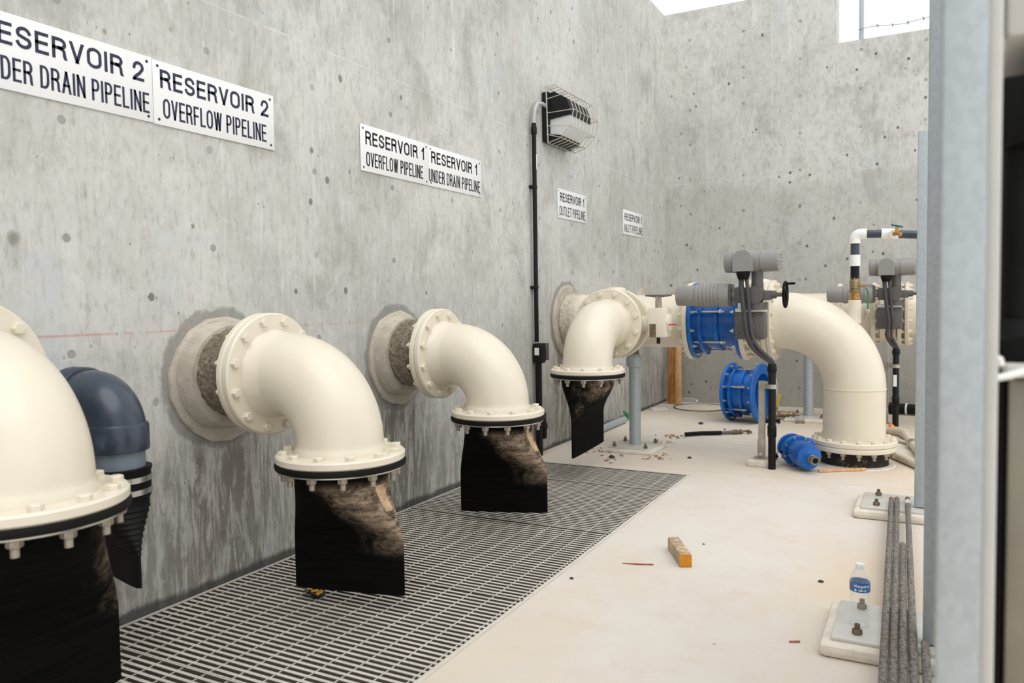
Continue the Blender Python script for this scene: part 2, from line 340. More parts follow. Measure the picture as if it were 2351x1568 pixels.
class MB:
    def __init__(s): s.bm = bmesh.new()
    def loft(s, rings, close=True, cap=True):
        R = [[s.bm.verts.new(p) for p in ring] for ring in rings]
        n = len(R[0])
        for a, b in zip(R[:-1], R[1:]):
            for i in range(n if close else n-1):
                j = (i+1) % n
                try: s.bm.faces.new((a[i], a[j], b[j], b[i]))
                except ValueError: pass
        if cap and close:
            s.bm.faces.new(R[0][::-1]); s.bm.faces.new(R[-1])
        return s
    def circ(s, c, x, y, rr, n): return [Vector(c)+x*(rr*math.cos(2*PI*i/n))+y*(rr*math.sin(2*PI*i/n)) for i in range(n)]
    def cyl(s, p0, p1, r0, r1=None, n=24, cap=True):
        p0, p1 = Vector(p0), Vector(p1); x, y, a = frame(p1-p0)
        return s.loft([s.circ(p0, x, y, r0, n), s.circ(p1, x, y, r0 if r1 is None else r1, n)], cap=cap)
    def lathe(s, o, axis, prof, n=32, cap=True, up=None):
        x, y, a = frame(axis, up); o = Vector(o)
        return s.loft([s.circ(o+a*h, x, y, max(rr, 1e-4), n) for rr, h in prof], cap=cap)
    def ring(s, o, axis, prof, n=48):                       # closed profile swept round
        x, y, a = frame(axis); o = Vector(o)
        rings = [[o+a*h+(x*math.cos(2*PI*i/n)+y*math.sin(2*PI*i/n))*rr for rr, h in prof] for i in range(n)]
        R = [[s.bm.verts.new(p) for p in rg] for rg in rings]; m_ = len(prof)
        for i in range(n):
            A, B = R[i], R[(i+1) % n]
            for j in range(m_):
                k = (j+1) % m_
                s.bm.faces.new((A[j], B[j], B[k], A[k]))
        return s
    def tube(s, pts, rr, n=16, cap=True):
        pts = [Vector(p) for p in pts]; rs = rr if isinstance(rr, (list, tuple)) else [rr]*len(pts)
        T = [(pts[min(i+1, len(pts)-1)]-pts[max(i-1, 0)]).normalized() for i in range(len(pts))]
        x, y, _ = frame(T[0]); rings = []
        for i, p in enumerate(pts):
            x = (x-T[i]*x.dot(T[i])).normalized(); y = T[i].cross(x)
            rings.append(s.circ(p, x, y, rs[i], n))
        return s.loft(rings, cap=cap)
    def box(s, c, size, rot=None, bev=0.0):
        b = bmesh.new(); bmesh.ops.create_cube(b, size=1)
        bmesh.ops.scale(b, vec=size, verts=b.verts)
        if bev: bmesh.ops.bevel(b, geom=b.edges[:], offset=bev, segments=2, affect='EDGES', profile=.5)
        if rot is not None: bmesh.ops.transform(b, matrix=rot.to_4x4(), verts=b.verts)
        bmesh.ops.translate(b, vec=Vector(c), verts=b.verts)
        tmp = bpy.data.meshes.new('tmp'); b.to_mesh(tmp); b.free(); s.bm.from_mesh(tmp); bpy.data.meshes.remove(tmp)
        return s
    def prism(s, o, xa, ya, poly, depth):                   # polygon in plane (xa, ya), extruded along xa x ya
        o, xa, ya = Vector(o), Vector(xa), Vector(ya); nz = xa.cross(ya).normalized()
        A = [s.bm.verts.new(o+xa*p[0]+ya*p[1]) for p in poly]; B = [s.bm.verts.new(o+xa*p[0]+ya*p[1]+nz*depth) for p in poly]
        n = len(poly); s.bm.faces.new(A[::-1]); s.bm.faces.new(B)
        for i in range(n): s.bm.faces.new((A[i], A[(i+1) % n], B[(i+1) % n], B[i]))
        return s
    def sphere(s, c, rr, sc=(1, 1, 1), sub=2):
        b = bmesh.new(); bmesh.ops.create_icosphere(b, subdivisions=sub, radius=rr)
        bmesh.ops.scale(b, vec=sc, verts=b.verts); bmesh.ops.translate(b, vec=Vector(c), verts=b.verts)
        tmp = bpy.data.meshes.new('tmp'); b.to_mesh(tmp); b.free(); s.bm.from_mesh(tmp); bpy.data.meshes.remove(tmp)
        return s
    def mesh(s, name, m, origin=(0, 0, 0)):
        bmesh.ops.translate(s.bm, vec=-Vector(origin), verts=s.bm.verts)
        bmesh.ops.recalc_face_normals(s.bm, faces=s.bm.faces)
        me = bpy.data.meshes.new(name); s.bm.to_mesh(me); s.bm.free()
        me.materials.append(m); me.shade_smooth(); me.set_sharp_from_angle(angle=math.radians(38))
        return me

def tag(o, label=None, cat=None, group=None, kind=None):
    for k, v in (('label', label), ('category', cat), ('group', group), ('kind', kind)):
        if v: o[k] = v
    return o
def thing(name, label, cat, loc, group=None):
    o = bpy.data.objects.new(name, None); COL.objects.link(o); o.location = loc; o.empty_display_size = .1
    return tag(o, label, cat, group)
def root_of(o):
    while o.parent: o = o.parent
    return o
def part(parent, name, mb, m, label=None, kind=None):
    """mesh given in world coordinates; its origin sits on the thing's base"""
    rt = root_of(parent)
    o = bpy.data.objects.new(name, mb.mesh(name, m, rt.location)); COL.objects.link(o); o.parent = parent
    return tag(o, label, kind=kind)
def place(parent, name, me, world, axis):                   # shared mesh whose local +Z looks along axis
    o = bpy.data.objects.new(name, me); COL.objects.link(o); o.parent = parent
    o.location = Vector(world)-root_of(parent).location
    o.rotation_mode = 'QUATERNION'; o.rotation_quaternion = Vector(axis).to_track_quat('Z', 'Y')
    return o
def solo(name, mb, m, label, cat, loc, group=None, kind=None):
    o = bpy.data.objects.new(name, mb.mesh(name, m, loc)); COL.objects.link(o); o.location = loc
    return tag(o, label, cat, group, kind)
def struct(name, mb, m, parent=None):
    o = bpy.data.objects.new(name, mb.mesh(name, m)); COL.objects.link(o)
    if parent: o.parent = parent
    o['kind'] = 'structure'
    return o

def hexm(name, rr, h, m, stud=0.0, sr=0.0):
    b = MB(); b.lathe((0, 0, 0), (0, 0, 1), [(rr, 0), (rr, h*.82), (rr*.84, h)], n=6)
    if stud: b.cyl((0, 0, h*.5), (0, 0, h+stud), sr or rr*.55, n=10)
    return b.mesh(name, m)
BOLT = hexm('bolt', .0185, .016, M['cream'], .0)
NUTL = hexm('nut', .0185, .020, M['nut'], .022)
NUTC = hexm('nut', .0185, .018, M['cream'], .012)
ANCH = hexm('anchor_nut', .016, .018, M['darknut'], .016)
NUTS = hexm('nut', .015, .016, M['steel'], .014)

def flange(parent, name, c, axis, ri, ro, t, m=None):
    e = min(.006, t*.25)
    return part(parent, name, MB().ring(c, axis, [(ri, 0), (ro-e, 0), (ro, e), (ro, t-e), (ro-e, t), (ri, t)], n=64), m or M['cream'])
def bolts(parent, me, name, c, axis, rb, n, off=.5):
    x, y, a = frame(axis)
    for i in range(n):
        th = 2*PI*(i+off)/n
        place(parent, name, me, Vector(c)+(x*math.cos(th)+y*math.sin(th))*rb, axis)
def arc(c, e1, e2, R, a0, a1, n):
    c, e1, e2 = Vector(c), Vector(e1), Vector(e2)
    return [c+e1*(R*math.cos(a0+(a1-a0)*i/n))+e2*(R*math.sin(a0+(a1-a0)*i/n)) for i in range(n+1)]

# ------------------------------------------------------------ setting
TOP, BY = 4.36, 8.70
GX0, GX1, GY1, GY0 = .03, 1.232, 5.04, -.25
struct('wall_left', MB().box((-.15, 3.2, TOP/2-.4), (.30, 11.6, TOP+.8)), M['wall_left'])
b = MB(); b.prism((-.3, BY+.30, 0), (1, 0, 0), (0, 0, 1), [(0, -.1), (6.6, -.1), (6.6, TOP), (3.7, TOP), (3.7, 3.755), (2.095, 3.755), (2.095, TOP), (0, TOP)], .30)
struct('wall_back', b, M['wall_back'])
b = MB()
b.box(((GX1+6.3)/2, 3.0, -.10), (6.3-GX1, 12.0, .20)); b.box((GX1/2, (GY1+BY)/2+.1, -.10), (GX1, BY-GY1+.2, .20))
struct('floor', b, M['floor'])
b = MB(); b.box((.60, 2.1, -1.02), (1.5, 6.2, .04)); b.box((GX1+.02, 2.1, -.61), (.04, 6.0, .82)); b.box((.6, GY1+.02, -.61), (1.3, .04, .82)); b.box((.6, GY0-.6, -.5), (1.3, .04, 1.0))
struct('trench_floor', b, M['trench'])
b = MB(); b.box((GX1+.012, 2.2, -.010), (.008, 5.72, .021)); b.box((.63, GY1+.006, -.010), (1.23, .008, .021)); b.box((.012, 2.2, -.022), (.02, 5.7, .03))
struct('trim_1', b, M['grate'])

# trench grating panels: bearing bars run from the wall, cross rods along it
ysep = [-.25, .71, 1.67, 2.635, 3.60, 4.57, GY1]
glab = ['nearest steel grating panel under the leftmost big pipe, cut by the bottom edge', 'nearest steel grating panel under the leftmost big pipe, cut by the bottom edge',
        'steel grating panel under the second cream elbow, with a wrapper on it', 'steel grating panel between the second and third cream elbows, largest in full view',
        'steel grating panel under the third cream elbow', 'small far steel grating panel by the floor edge, beyond the third elbow']
for k in range(1, 6):
    y0, y1 = ysep[k]+.001, ysep[k+1]-.001
    L = glab[k]
    g = thing('grating_panel', L, 'grating', (GX0, y0, -.03), 'steel grating panels over the trench')
    mb = MB(); n = int((y1-y0)/.0302)
    for i in range(1, n):
        mb.box(((GX0+GX1)/2, y0+(y1-y0)*i/n, -.0165), (GX1-GX0-.008, .0135, .029))
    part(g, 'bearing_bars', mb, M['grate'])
    mb = MB(); x = GX0+.06
    while x < GX1-.02: mb.box((x, (y0+y1)/2, -.0070), (.0055, y1-y0-.006, .008)); x += .1016
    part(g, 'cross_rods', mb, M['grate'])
    mb = MB()
    for yy in (y0+.003, y1-.003): mb.box(((GX0+GX1)/2, yy, -.0155), (GX1-GX0, .006, .031))
    for xx in (GX0+.003, GX1-.003): mb.box((xx, (y0+y1)/2, -.0155), (.006, y1-y0, .031))
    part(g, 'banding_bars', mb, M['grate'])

# ------------------------------------------------------------ lettered signs on the left wall
def _a(cx, cy_, rx, ry, d0, d1, n=7): return [(cx+rx*math.cos(math.radians(d0+(d1-d0)*k/n)), cy_+ry*math.sin(math.radians(d0+(d1-d0)*k/n))) for k in range(n+1)]
_O = _a(.5, .72, .5, .28, 0, 180, 12)+_a(.5, .28, .5, .28, 180, 360, 12)
GL = {  # letter: width, strokes in a unit box
 'R': (.60, [[(0, 0), (0, 1), (.5, 1)]+_a(.55, .76, .43, .24, 90, -90)+[(0, .52)], [(.5, .52)]+_a(.5, .3, .42, .2, 80, 0, 4)+[(.94, .1), (1, 0)]]),
 'E': (.52, [[(1, 1), (0, 1), (0, 0), (1, 0)], [(0, .52), (.92, .52)]]),
 'S': (.60, [_a(.5, .745, .47, .255, 12, 215, 10)+[(.5, .51)]+_a(.5, .265, .5, .265, 38, -168, 10)]),
 'V': (.60, [[(0, 1), (.5, 0), (1, 1)]]), 'O': (.66, [_O+[_O[0]]]), 'I': (.0, [[(.5, 0), (.5, 1)]]),
 'U': (.60, [[(0, 1), (0, .3)]+_a(.5, .3, .5, .3, 180, 360, 10)+[(1, 1)]]), 'N': (.60, [[(0, 0), (0, 1), (1, 0), (1, 1)]]),
 'D': (.60, [[(0, 0), (0, 1), (.4, 1)]+_a(.45, .65, .55, .35, 80, 0)+_a(.45, .35, .55, .35, 0, -80)+[(.4, 0), (0, 0)]]),
 'A': (.66, [[(0, 0), (.5, 1), (1, 0)], [(.17, .34), (.83, .34)]]), 'P': (.56, [[(0, 0), (0, 1), (.5, 1)]+_a(.55, .74, .45, .26, 90, -90)+[(0, .48)]]),
 'L': (.48, [[(0, 1), (0, 0), (1, 0)]]), 'F': (.50, [[(1, 1), (0, 1), (0, 0)], [(0, .5), (.9, .5)]]), 'T': (.54, [[(0, 1), (1, 1)], [(.5, 1), (.5, 0)]]),
 'W': (.90, [[(0, 1), (.25, 0), (.5, 1), (.75, 0), (1, 1)]]), '1': (.22, [[(0, .76), (.55, .82), (1, 1), (1, 0)]]),
 '2': (.54, [[(0, .70)]+_a(.5, .73, .48, .27, 175, -25, 10)+[(.62, .38), (.1, .12), (0, 0), (1, 0)]]),
 'n': (.5, [[(0, 0), (0, .66)], [(0, .5)]+_a(.5, .42, .5, .24, 150, 0)+[(1, 0)]]), 'i': (.0, [[(.5, 0), (.5, .66)], [(.5, .84), (.5, .96)]]),
 'a': (.5, [_a(.5, .33, .5, .33, 0, 360, 14), [(1, .66), (1, 0)]]), 'g': (.5, [_a(.5, .33, .5, .33, 0, 360, 14), [(1, .66), (1, -.12)]+_a(.5, -.12, .5, .2, 0, -160)]),
 'r': (.3, [[(0, 0), (0, .66)], [(0, .45), (.4, .62), (1, .66)]])}
def text_mb(s, g, gap, height, sr, ext=.0006):
    """condensed sign lettering: mitred strokes of constant width, one flat mesh"""
    bmx = bmesh.new(); X = 0; st = sr
    for ch in s:
        w_ = GL[ch][0]*g+sr+gap
        if True:
            gw = GL[ch][0]*g
            for ln in GL[ch][1]:
                P_ = [Vector((X+st/2+x*gw, st/2+y*(height-st))) for x, y in ln]
                P_ = [p for q, p in enumerate(P_) if q == 0 or (p-P_[q-1]).length > 1e-7]
                runs, cur = [], [P_[0]]
                for q in range(1, len(P_)):
                    cur.append(P_[q])
                    if q < len(P_)-1 and (P_[q]-P_[q-1]).normalized().dot((P_[q+1]-P_[q]).normalized()) < -.3: runs.append(cur); cur = [P_[q]]
                runs.append(cur)
                for Q in runs:
                    n = len(Q); closed = n > 3 and (Q[0]-Q[-1]).length < 1e-6; L_, R_2 = [], []
                    for q in range(n):
                        a = (Q[q]-Q[q-1]).normalized() if q > 0 else ((Q[0]-Q[-2]).normalized() if closed else None)
                        b_ = (Q[q+1]-Q[q]).normalized() if q < n-1 else ((Q[1]-Q[0]).normalized() if closed else None)
                        a = a if a is not None else b_; b_ = b_ if b_ is not None else a
                        na = Vector((-a.y, a.x)); nb = Vector((-b_.y, b_.x)); m_ = (na+nb).normalized()
                        ln_ = st/2/max(.5, m_.dot(na)); p = Q[q].copy()
                        if not closed and q == 0: p -= b_*(st/2)
                        if not closed and q == n-1: p += a*(st/2)
                        for lst, sg in ((L_, 1), (R_2, -1)):
                            v = p+m_*(ln_*sg); e_ = q in (0, n-1) and abs(a.y) > .3
                            lo = 0 if ch != 'g' else -9
                            if e_ and not closed:
                                yy = height if v.y > height*.8 else (lo if v.y < height*.2 and lo == 0 else v.y)
                                v = v+a*((yy-v.y)/a.y)
                            else: v.y = min(max(v.y, lo), height)
                            lst.append(bmx.verts.new((v.x, v.y, 0)))
                    for q in range(n-1):
                        try: bmx.faces.new((L_[q], R_2[q], R_2[q+1], L_[q+1]))
                        except ValueError: pass
        X += w_
    bmesh.ops.recalc_face_normals(bmx, faces=bmx.faces)
    ret = bmesh.ops.extrude_face_region(bmx, geom=bmx.faces[:])
    bmesh.ops.translate(bmx, vec=(0, 0, ext), verts=[e for e in ret['geom'] if isinstance(e, bmesh.types.BMVert)])
    return bmx
def sign(y0, y1, z0, z1, l1, l2, label, i1, i2, ink='navy'):
    T_ = .004
    t = thing('pipeline_sign', label, 'sign', (0, (y0+y1)/2, z0), 'white pipeline signs on the wall')
    mb = MB(); mb.box((.002+T_/2, (y0+y1)/2, (z0+z1)/2), (T_, y1-y0, z1-z0), bev=.0012); part(t, 'panel', mb, M['sign'])
    H_ = z1-z0
    for s_, (ya, yb), zz, hh, sr in ((l1, i1, z1-.101, .071, .0112), (l2, i2, z1-.213, .075, .0084)):
        n_ = len(s_)-1; sp = .040 if sr > .01 else .024       # word space; solve the letter scale for the line's width
        W1 = sum(GL[c_][0] for c_ in s_ if c_ != ' '); nl = n_+1-s_.count(' ')
        g = (yb-ya-nl*sr-s_.count(' ')*sp)/(W1+.17*(n_-2*s_.count(' '))+.0); gap = .17*g; X = 0
        for wd in s_.split(' '):                             # each word its own part
            bmx = text_mb(wd, g, gap, hh, sr)
            Mx = Matrix(((0, 0, 1, .0062), (1, 0, 0, ya+X), (0, 1, 0, zz), (0, 0, 0, 1)))
            bmesh.ops.transform(bmx, matrix=Mx, verts=bmx.verts)
            mb = MB(); mb.bm.free(); mb.bm = bmx; part(t, 'lettering', mb, M[ink]); X += sum(GL[c_][0]*g+sr+gap for c_ in wd)-gap+sp
    for a in (y0+.022, y1-.022):
        for zz in (z0+.02, z1-.02):
            part(t, 'screw', MB().lathe((.006, a, zz), (1, 0, 0), [(.0055, 0), (.0055, .0012), (.003, .002)], n=10), M['navy'])
zb, zt = 1.858, 2.102
sign(1.370, 2.012, zb+.002, zt+.002, 'RESERVOIR 2', 'UNDER DRAIN PIPELINE', 'white sign reading RESERVOIR 2 UNDER DRAIN PIPELINE, leftmost on the wall', (1.392, 1.977), (1.386, 1.995))
sign(2.014, 2.636, zb, zt-.002, 'RESERVOIR 2', 'OVERFLOW PIPELINE', 'white sign reading RESERVOIR 2 OVERFLOW PIPELINE on the concrete wall', (2.046, 2.604), (2.055, 2.587))
sign(3.246, 3.874, zb, zt-.002, 'RESERVOIR 1', 'OVERFLOW PIPELINE', 'white sign reading RESERVOIR 1 OVERFLOW PIPELINE on the concrete wall', (3.287, 3.829), (3.290, 3.815), 'ink')
sign(3.876, 4.496, zb-.001, zt-.006, 'RESERVOIR 1', 'UNDER DRAIN PIPELINE', 'white sign reading RESERVOIR 1 UNDER DRAIN PIPELINE on the concrete wall', (3.904, 4.442), (3.877, 4.476), 'ink')
sign(5.715, 6.318, 1.836, 2.072, 'RESERVOIR 1', 'OUTLET PIPELINE', 'small white sign reading RESERVOIR 1 OUTLET PIPELINE below the wall light', (5.762, 6.264), (5.749, 6.286), 'ink')
sign(7.255, 7.852, 1.815, 2.054, 'RESERVOIR 1', 'INLET PIPELINE', 'small white sign reading RESERVOIR 1 INLET PIPELINE nearest the corner', (7.294, 7.823), (7.291, 7.842), 'ink')

# ------------------------------------------------------------ discharge elbows with duckbill valves
def duck_pt(c, d, r0_, w, z0, z1, th, tt, off=0.0, flat=.62, sh=0.0, tilt=0.0):
    d = Vector((math.cos(d), math.sin(d), 0)); e = Vector((-d.y, d.x, 0))
    k = min(1, max(0, (tt-.06)/(flat-.06))); s_ = k*k*(3-2*k)
    a = r0_+(w/2-r0_)*(s_ if tt < flat else 1); bb = r0_+(.013-r0_)*s_
    p = 2 - .0*s_
    ca, sa = math.cos(th), math.sin(th)
    q = 1-.45*s_                                             # flatten towards a lens with squared ends
    x = a*(abs(ca)**q)*(1 if ca >= 0 else -1); y = bb*(abs(sa)**(1-.3*s_))*(1 if sa >= 0 else -1)
    return Vector((c[0], c[1], z0+(z1-z0)*tt+tilt*tt*x/a))+d*(x+off*ca+sh*s_)+e*(y+off*sa)
def duckbill(parent, c, ang, r0_, w, z0, z1, m, flat=.62, tags=(), sh=0.0, tilt=0.0):
    mb = MB(); N_, K = 56, 34
    rings = [[duck_pt(c, ang, r0_, w, z0, z1, 2*PI*i/N_, k/K, flat=flat, sh=sh, tilt=tilt) for i in range(N_)] for k in range(K+1)]
    mb.loft(rings)
    o = part(parent, 'duckbill_sleeve', mb, m)
    for (t0, t1, a0, a1) in tags:
        mb = MB()
        mb.loft([[duck_pt(c, ang, r0_, w, z0, z1, a0+(a1-a0)*i/6, t0+(t1-t0)*k/6, off=.0015, flat=flat, sh=sh, tilt=tilt) for i in range(7)] for k in range(7)], close=False, cap=False)
        part(o, 'faded_tag', mb, M['tag'])
    return o
RP, RF, RB = .162, .2415, .212
def bottom_end(t, c, zf, off):
    """elbow flange, gasket, clamp ring and bolts, flange face at height zf"""
    fl = flange(t, 'bottom_flange', (c[0], c[1], zf), (0, 0, 1), RP-.02, RF, .031)
    bolts(fl, BOLT, 'bolt', (c[0], c[1], zf+.031), (0, 0, 1), RB, 12, off)
    part(t, 'rubber_gasket', MB().ring((c[0], c[1], zf-.021), (0, 0, 1), [(.12, 0), (RF+.001, 0), (RF+.004, .010), (RF+.001, .0205), (.12, .0205)], n=64), M['rubber'])
    rg = flange(t, 'clamp_ring', (c[0], c[1], zf-.029), (0, 0, 1), .178, RF-.004, .008, M['steel'])
    bolts(rg, NUTL, 'nut', (c[0], c[1], zf-.029), (0, 0, -1), RB, 12, off)
def wall_elbow(y, xc, za, zf, ang, w, zb_, m, label, off=.5, tags=(), sh=0.0, tilt=0.0):
    t = thing('discharge_elbow', label, 'pipe', (xc, y, 0), 'cream elbows with black duckbill valves')
    # mortar collar: faceted ring, smooth step, rough grout round the pipe
    n = 17; mb = MB(); rr = [.262*(1+rnd.uniform(-.025, .025)) for _ in range(n)]
    def fac(k, x): return [Vector((x, y+.02+rr[i]*k*math.cos(2*PI*i/n), za-.03+rr[i]*k*math.sin(2*PI*i/n))) for i in range(n)]
    mb.loft([fac(1, .001), fac(1, .016), fac(.96, .024), fac(.5, .024)])
    col = part(t, 'mortar_collar', mb, M['mortar'])
    part(col, 'mortar_step', MB().lathe((0, y, za-.015), (1, 0, 0), [(.222, .002), (.218, .07), (.205, .094), (.17, .10)], n=48), M['mortar'])
    mb = MB(); K, N_ = 16, 72
    mb.loft([[Vector((.08+.185*k/K, y+(.178+rnd.uniform(-.005, .006)+.006*math.sin(k*.9))*math.cos(2*PI*i/N_), za+(.178+rnd.uniform(-.005, .006))*math.sin(2*PI*i/N_))) for i in range(N_)] for k in range(K+1)])
    part(col, 'rough_grout', mb, M['grit'])
    xf = .262
    wf = flange(t, 'wall_flange', (xf, y, za), (1, 0, 0), .12, RF, .030)
    bolts(wf, NUTC, 'nut', (xf, y, za), (-1, 0, 0), RB, 12, .5)
    ef = flange(t, 'elbow_flange', (xf+.0315, y, za), (1, 0, 0), .12, RF, .031)
    bolts(ef, BOLT, 'bolt', (xf+.0625, y, za), (1, 0, 0), RB, 12, .5)
    x1 = xf+.0625; R = min(xc-x1-.02, za-zf-.06)
    pts = [(xf+.02, y, za), (x1+.004, y, za), (x1+.006, y, za), (xc-R-.002, y, za)] + arc((xc-R, y, za-R), (0, 0, 1), (1, 0, 0), R, .0001, PI/2, 40) + [(xc, y, zf+.055), (xc, y, zf+.034), (xc, y, zf+.006)]
    rs = [RP+.012, RP+.012, RP+.010, RP+.001] + [RP]*41 + [RP+.002, RP+.012, RP+.012]
    part(t, 'elbow', MB().tube(pts, rs, n=64), M['cream'])
    bottom_end(t, (xc, y), zf, off)
    duckbill(t, (xc, y), ang, .174, w, zf-.02, zb_, m, tags=tags, sh=sh, tilt=tilt)
    return t
R_ = math.radians
wall_elbow(1.142, .585, .955, .660, R_(92), .50, .10, M['duck_near'], 'big cream flanged elbow at the left edge, nearest and cut by the frame', .2)
wall_elbow(2.276, .650, .890, .575, R_(5.5), .49, .070, M['duck_right'], 'second cream flanged elbow, under the RESERVOIR 2 OVERFLOW sign, dripping onto the grating', .62, tags=((.13, .33, -.26, .04),), sh=.02, tilt=.012)
wall_elbow(3.510, .650, .890, .576, R_(5.5), .49, .070, M['duck_right'], 'third cream flanged elbow, left of the black wall conduit, under the RESERVOIR 1 signs', .62, tags=((.13, .33, -.26, .04),), sh=.022, tilt=.016)

# grey plastic elbow with corrugated duckbill, tucked between the first two
py, px, pz = 1.655, .225, .858
t = thing('drain_elbow', 'dark grey plastic drain elbow behind the leftmost cream pipe', 'pipe', (px, py, 0))
Rr = .115
pts = [(-.02, py, pz), (.02, py, pz), (px-Rr, py, pz)] + arc((px-Rr, py, pz-Rr), (0, 0, 1), (1, 0, 0), Rr, .001, PI/2, 24) + [(px, py, .762)]
part(t, 'elbow', MB().tube(pts, [.091]*len(pts), n=48), M['pvc_grey'])
part(t, 'wall_socket', MB().ring((-.02, py, pz), (1, 0, 0), [(.08, 0), (.101, 0), (.101, .085), (.096, .092), (.08, .092)], n=48), M['pvc_grey'])
part(t, 'outlet_socket', MB().ring((px, py, .685), (0, 0, 1), [(.075, 0), (.097, 0), (.099, .006), (.099, .082), (.094, .092), (.075, .092)], n=48), M['pvc_grey'])
part(t, 'spigot', MB().cyl((px, py, .60), (px, py, .70), .084, n=48), M['pvc_light'])
mb = MB(); prof = [(.0, .0)]
cuff = part(t, 'rubber_cuff', MB().ring((px, py, .525), (0, 0, 1), [(.07, 0), (.095, 0), (.099, .01), (.099, .09), (.103, .096), (.103, .104), (.075, .104)], n=48), M['rubber'])
for zz in (.592, .55):
    c_ = part(cuff, 'hose_clamp', MB().ring((px, py, zz-.009), (0, 0, 1), [(.097, 0), (.1015, 0), (.1015, .018), (.097, .018)], n=48), M['steel'])
    part(c_, 'clamp_screw', MB().box((px-.02, py-.106, zz), (.032, .014, .014), bev=.002), M['steel'])
mb = MB(); N_, K = 48, 90; rings = []
for k in range(K+1):
    tt = k/K; rid = .0035*max(0, math.sin(tt*105)) if .08 < tt < .62 else 0
    rings.append([duck_pt((px, py), R_(-14), .092, .285, .53, .25, 2*PI*i/N_, tt, off=rid, flat=.66)+Vector((0, 0, 0)) for i in range(N_)])
mb.loft(rings); part(t, 'ribbed_duckbill', mb, M['rubber'])

# ------------------------------------------------------------ main pipeline (outlet): wall - tee - coupling - valve - elbow down
ym, zm, RM, RMF = 5.88, 1.0, .203, .292
def main_flange(parent, name, x, th, sgn, ri=.17, ro=RMF, y=ym, bolt='head'):
    fl = flange(parent, name, (x if sgn > 0 else x, y, zm), (1, 0, 0), ri, ro, th)
    return fl
t = thing('outlet_pipeline', 'large cream outlet pipeline from the wall below the OUTLET sign, bending down into the floor', 'pipe', (1.0, ym, 0))
mb = MB(); mb.lathe((0, ym, zm), (1, 0, 0), [(.295, .001), (.295, .016), (.285, .026), (.2, .026)], n=56); col = part(t, 'mortar_collar', mb, M['mortar'])
mb = MB(); N_, K = 80, 14
mb.loft([[Vector((.03+.17*k/K, ym+(.219-.014*(k/K)**2+rnd.uniform(-.004, .006))*math.cos(2*PI*i/N_), zm+(.219-.014*(k/K)**2+rnd.uniform(-.004, .006))*math.sin(2*PI*i/N_))) for i in range(N_)] for k in range(K+1)])
part(col, 'rough_grout', mb, M['grit_pale'])
part(t, 'straight_pipe', MB().cyl((.0, ym, zm), (1.05, ym, zm), RM, n=64), M['cream'])
part(t, 'tee_branch', MB().cyl((.66, ym, zm), (.66, 5.235, zm), .165, n=56), M['cream'])
tf = flange(t, 'branch_flange', (.66, 5.235, zm), (0, 1, 0), .12, RF+.006, .032)
bolts(tf, NUTC, 'nut', (.66, 5.267, zm), (0, 1, 0), RB, 12)
f1 = flange(t, 'coupling_flange', (1.035, ym, zm), (1, 0, 0), .17, RMF, .034)
bolts(f1, NUTC, 'nut', (1.035, ym, zm), (-1, 0, 0), .262, 16)
# right of the blue joint: valve body between flanges
f2 = flange(t, 'valve_flange', (1.437, ym, zm), (1, 0, 0), .17, RMF, .034)
bolts(f2, NUTC, 'nut', (1.471, ym, zm), (1, 0, 0), .262, 16)
vb = part(t, 'valve_body', MB().ring((1.465, ym, zm), (1, 0, 0), [(.17, 0), (.235, 0), (.245, .02), (.245, .11), (.235, .13), (.17, .13)], n=48), M['cream'])
mb = MB(); mb.cyl((1.53, ym-.20, zm), (1.53, ym-.33, zm), .075, n=28); mb.box((1.53, ym-.335, zm), (.17, .02, .17), bev=.004); part(vb, 'bonnet', mb, M['cream'])
part(vb, 'shaft_boss', MB().lathe((1.54, ym, zm+.21), (0, 0, 1), [(.10, 0), (.10, .055), (.075, .085), (.045, .095)], n=24), M['cream'])
f3 = flange(t, 'valve_flange', (1.592, ym, zm), (1, 0, 0), .17, RMF, .034)
bolts(f3, NUTC, 'nut', (1.592, ym, zm), (-1, 0, 0), .262, 16)
f4 = flange(t, 'elbow_flange', (1.6275, ym, zm), (1, 0, 0), .17, RMF, .034)
bolts(f4, BOLT, 'bolt', (1.6615, ym, zm), (1, 0, 0), .262, 16)
xe, Re = 2.18, .475
pts = [(1.64, ym, zm), (1.68, ym, zm), (xe-Re, ym, zm)] + arc((xe-Re, ym, zm-Re), (0, 0, 1), (1, 0, 0), Re, .001, PI/2, 44) + [(xe, ym, .5), (xe, ym, .10)]
part(t, 'elbow', MB().tube(pts, [RM+.01, RM+.002]+[RM]*(len(pts)-2), n=72), M['cream'])
part(t, 'weld_bead', MB().ring((xe, ym, .523), (0, 0, 1), [(RM-.004, 0), (RM+.003, .001), (RM+.0045, .005), (RM+.003, .009), (RM-.004, .010)], n=64), M['cream'])
f5 = flange(t, 'floor_flange', (xe, ym, .142), (0, 0, 1), .17, .278, .035)
bolts(f5, BOLT, 'bolt', (xe, ym, .177), (0, 0, 1), .252, 16)
f6 = flange(t, 'floor_flange', (xe, ym, .106), (0, 0, 1), .17, .278, .0345)
bolts(f6, NUTL, 'nut', (xe, ym, .106), (0, 0, -1), .252, 16)
mb = MB(); N_, K = 72, 5
mb.loft([[Vector((xe+(.222+rnd.uniform(-.001, .001)+(.006 if k == 0 else 0))*math.cos(2*PI*i/N_), ym+(.222+rnd.uniform(-.001, .001))*math.sin(2*PI*i/N_), -.005+.11*k/K)) for i in range(N_)] for k in range(K+1)])
part(t, 'floor_stub', mb, M['tarpipe'], label='dark tarred pipe stub')
mb = MB(); mb.lathe((xe, ym, -.004), (0, 0, 1), [(.272, 0), (.262, .010), (.22, .014)], n=40); part(t, 'grout_ring', mb, M['grout_pad'])
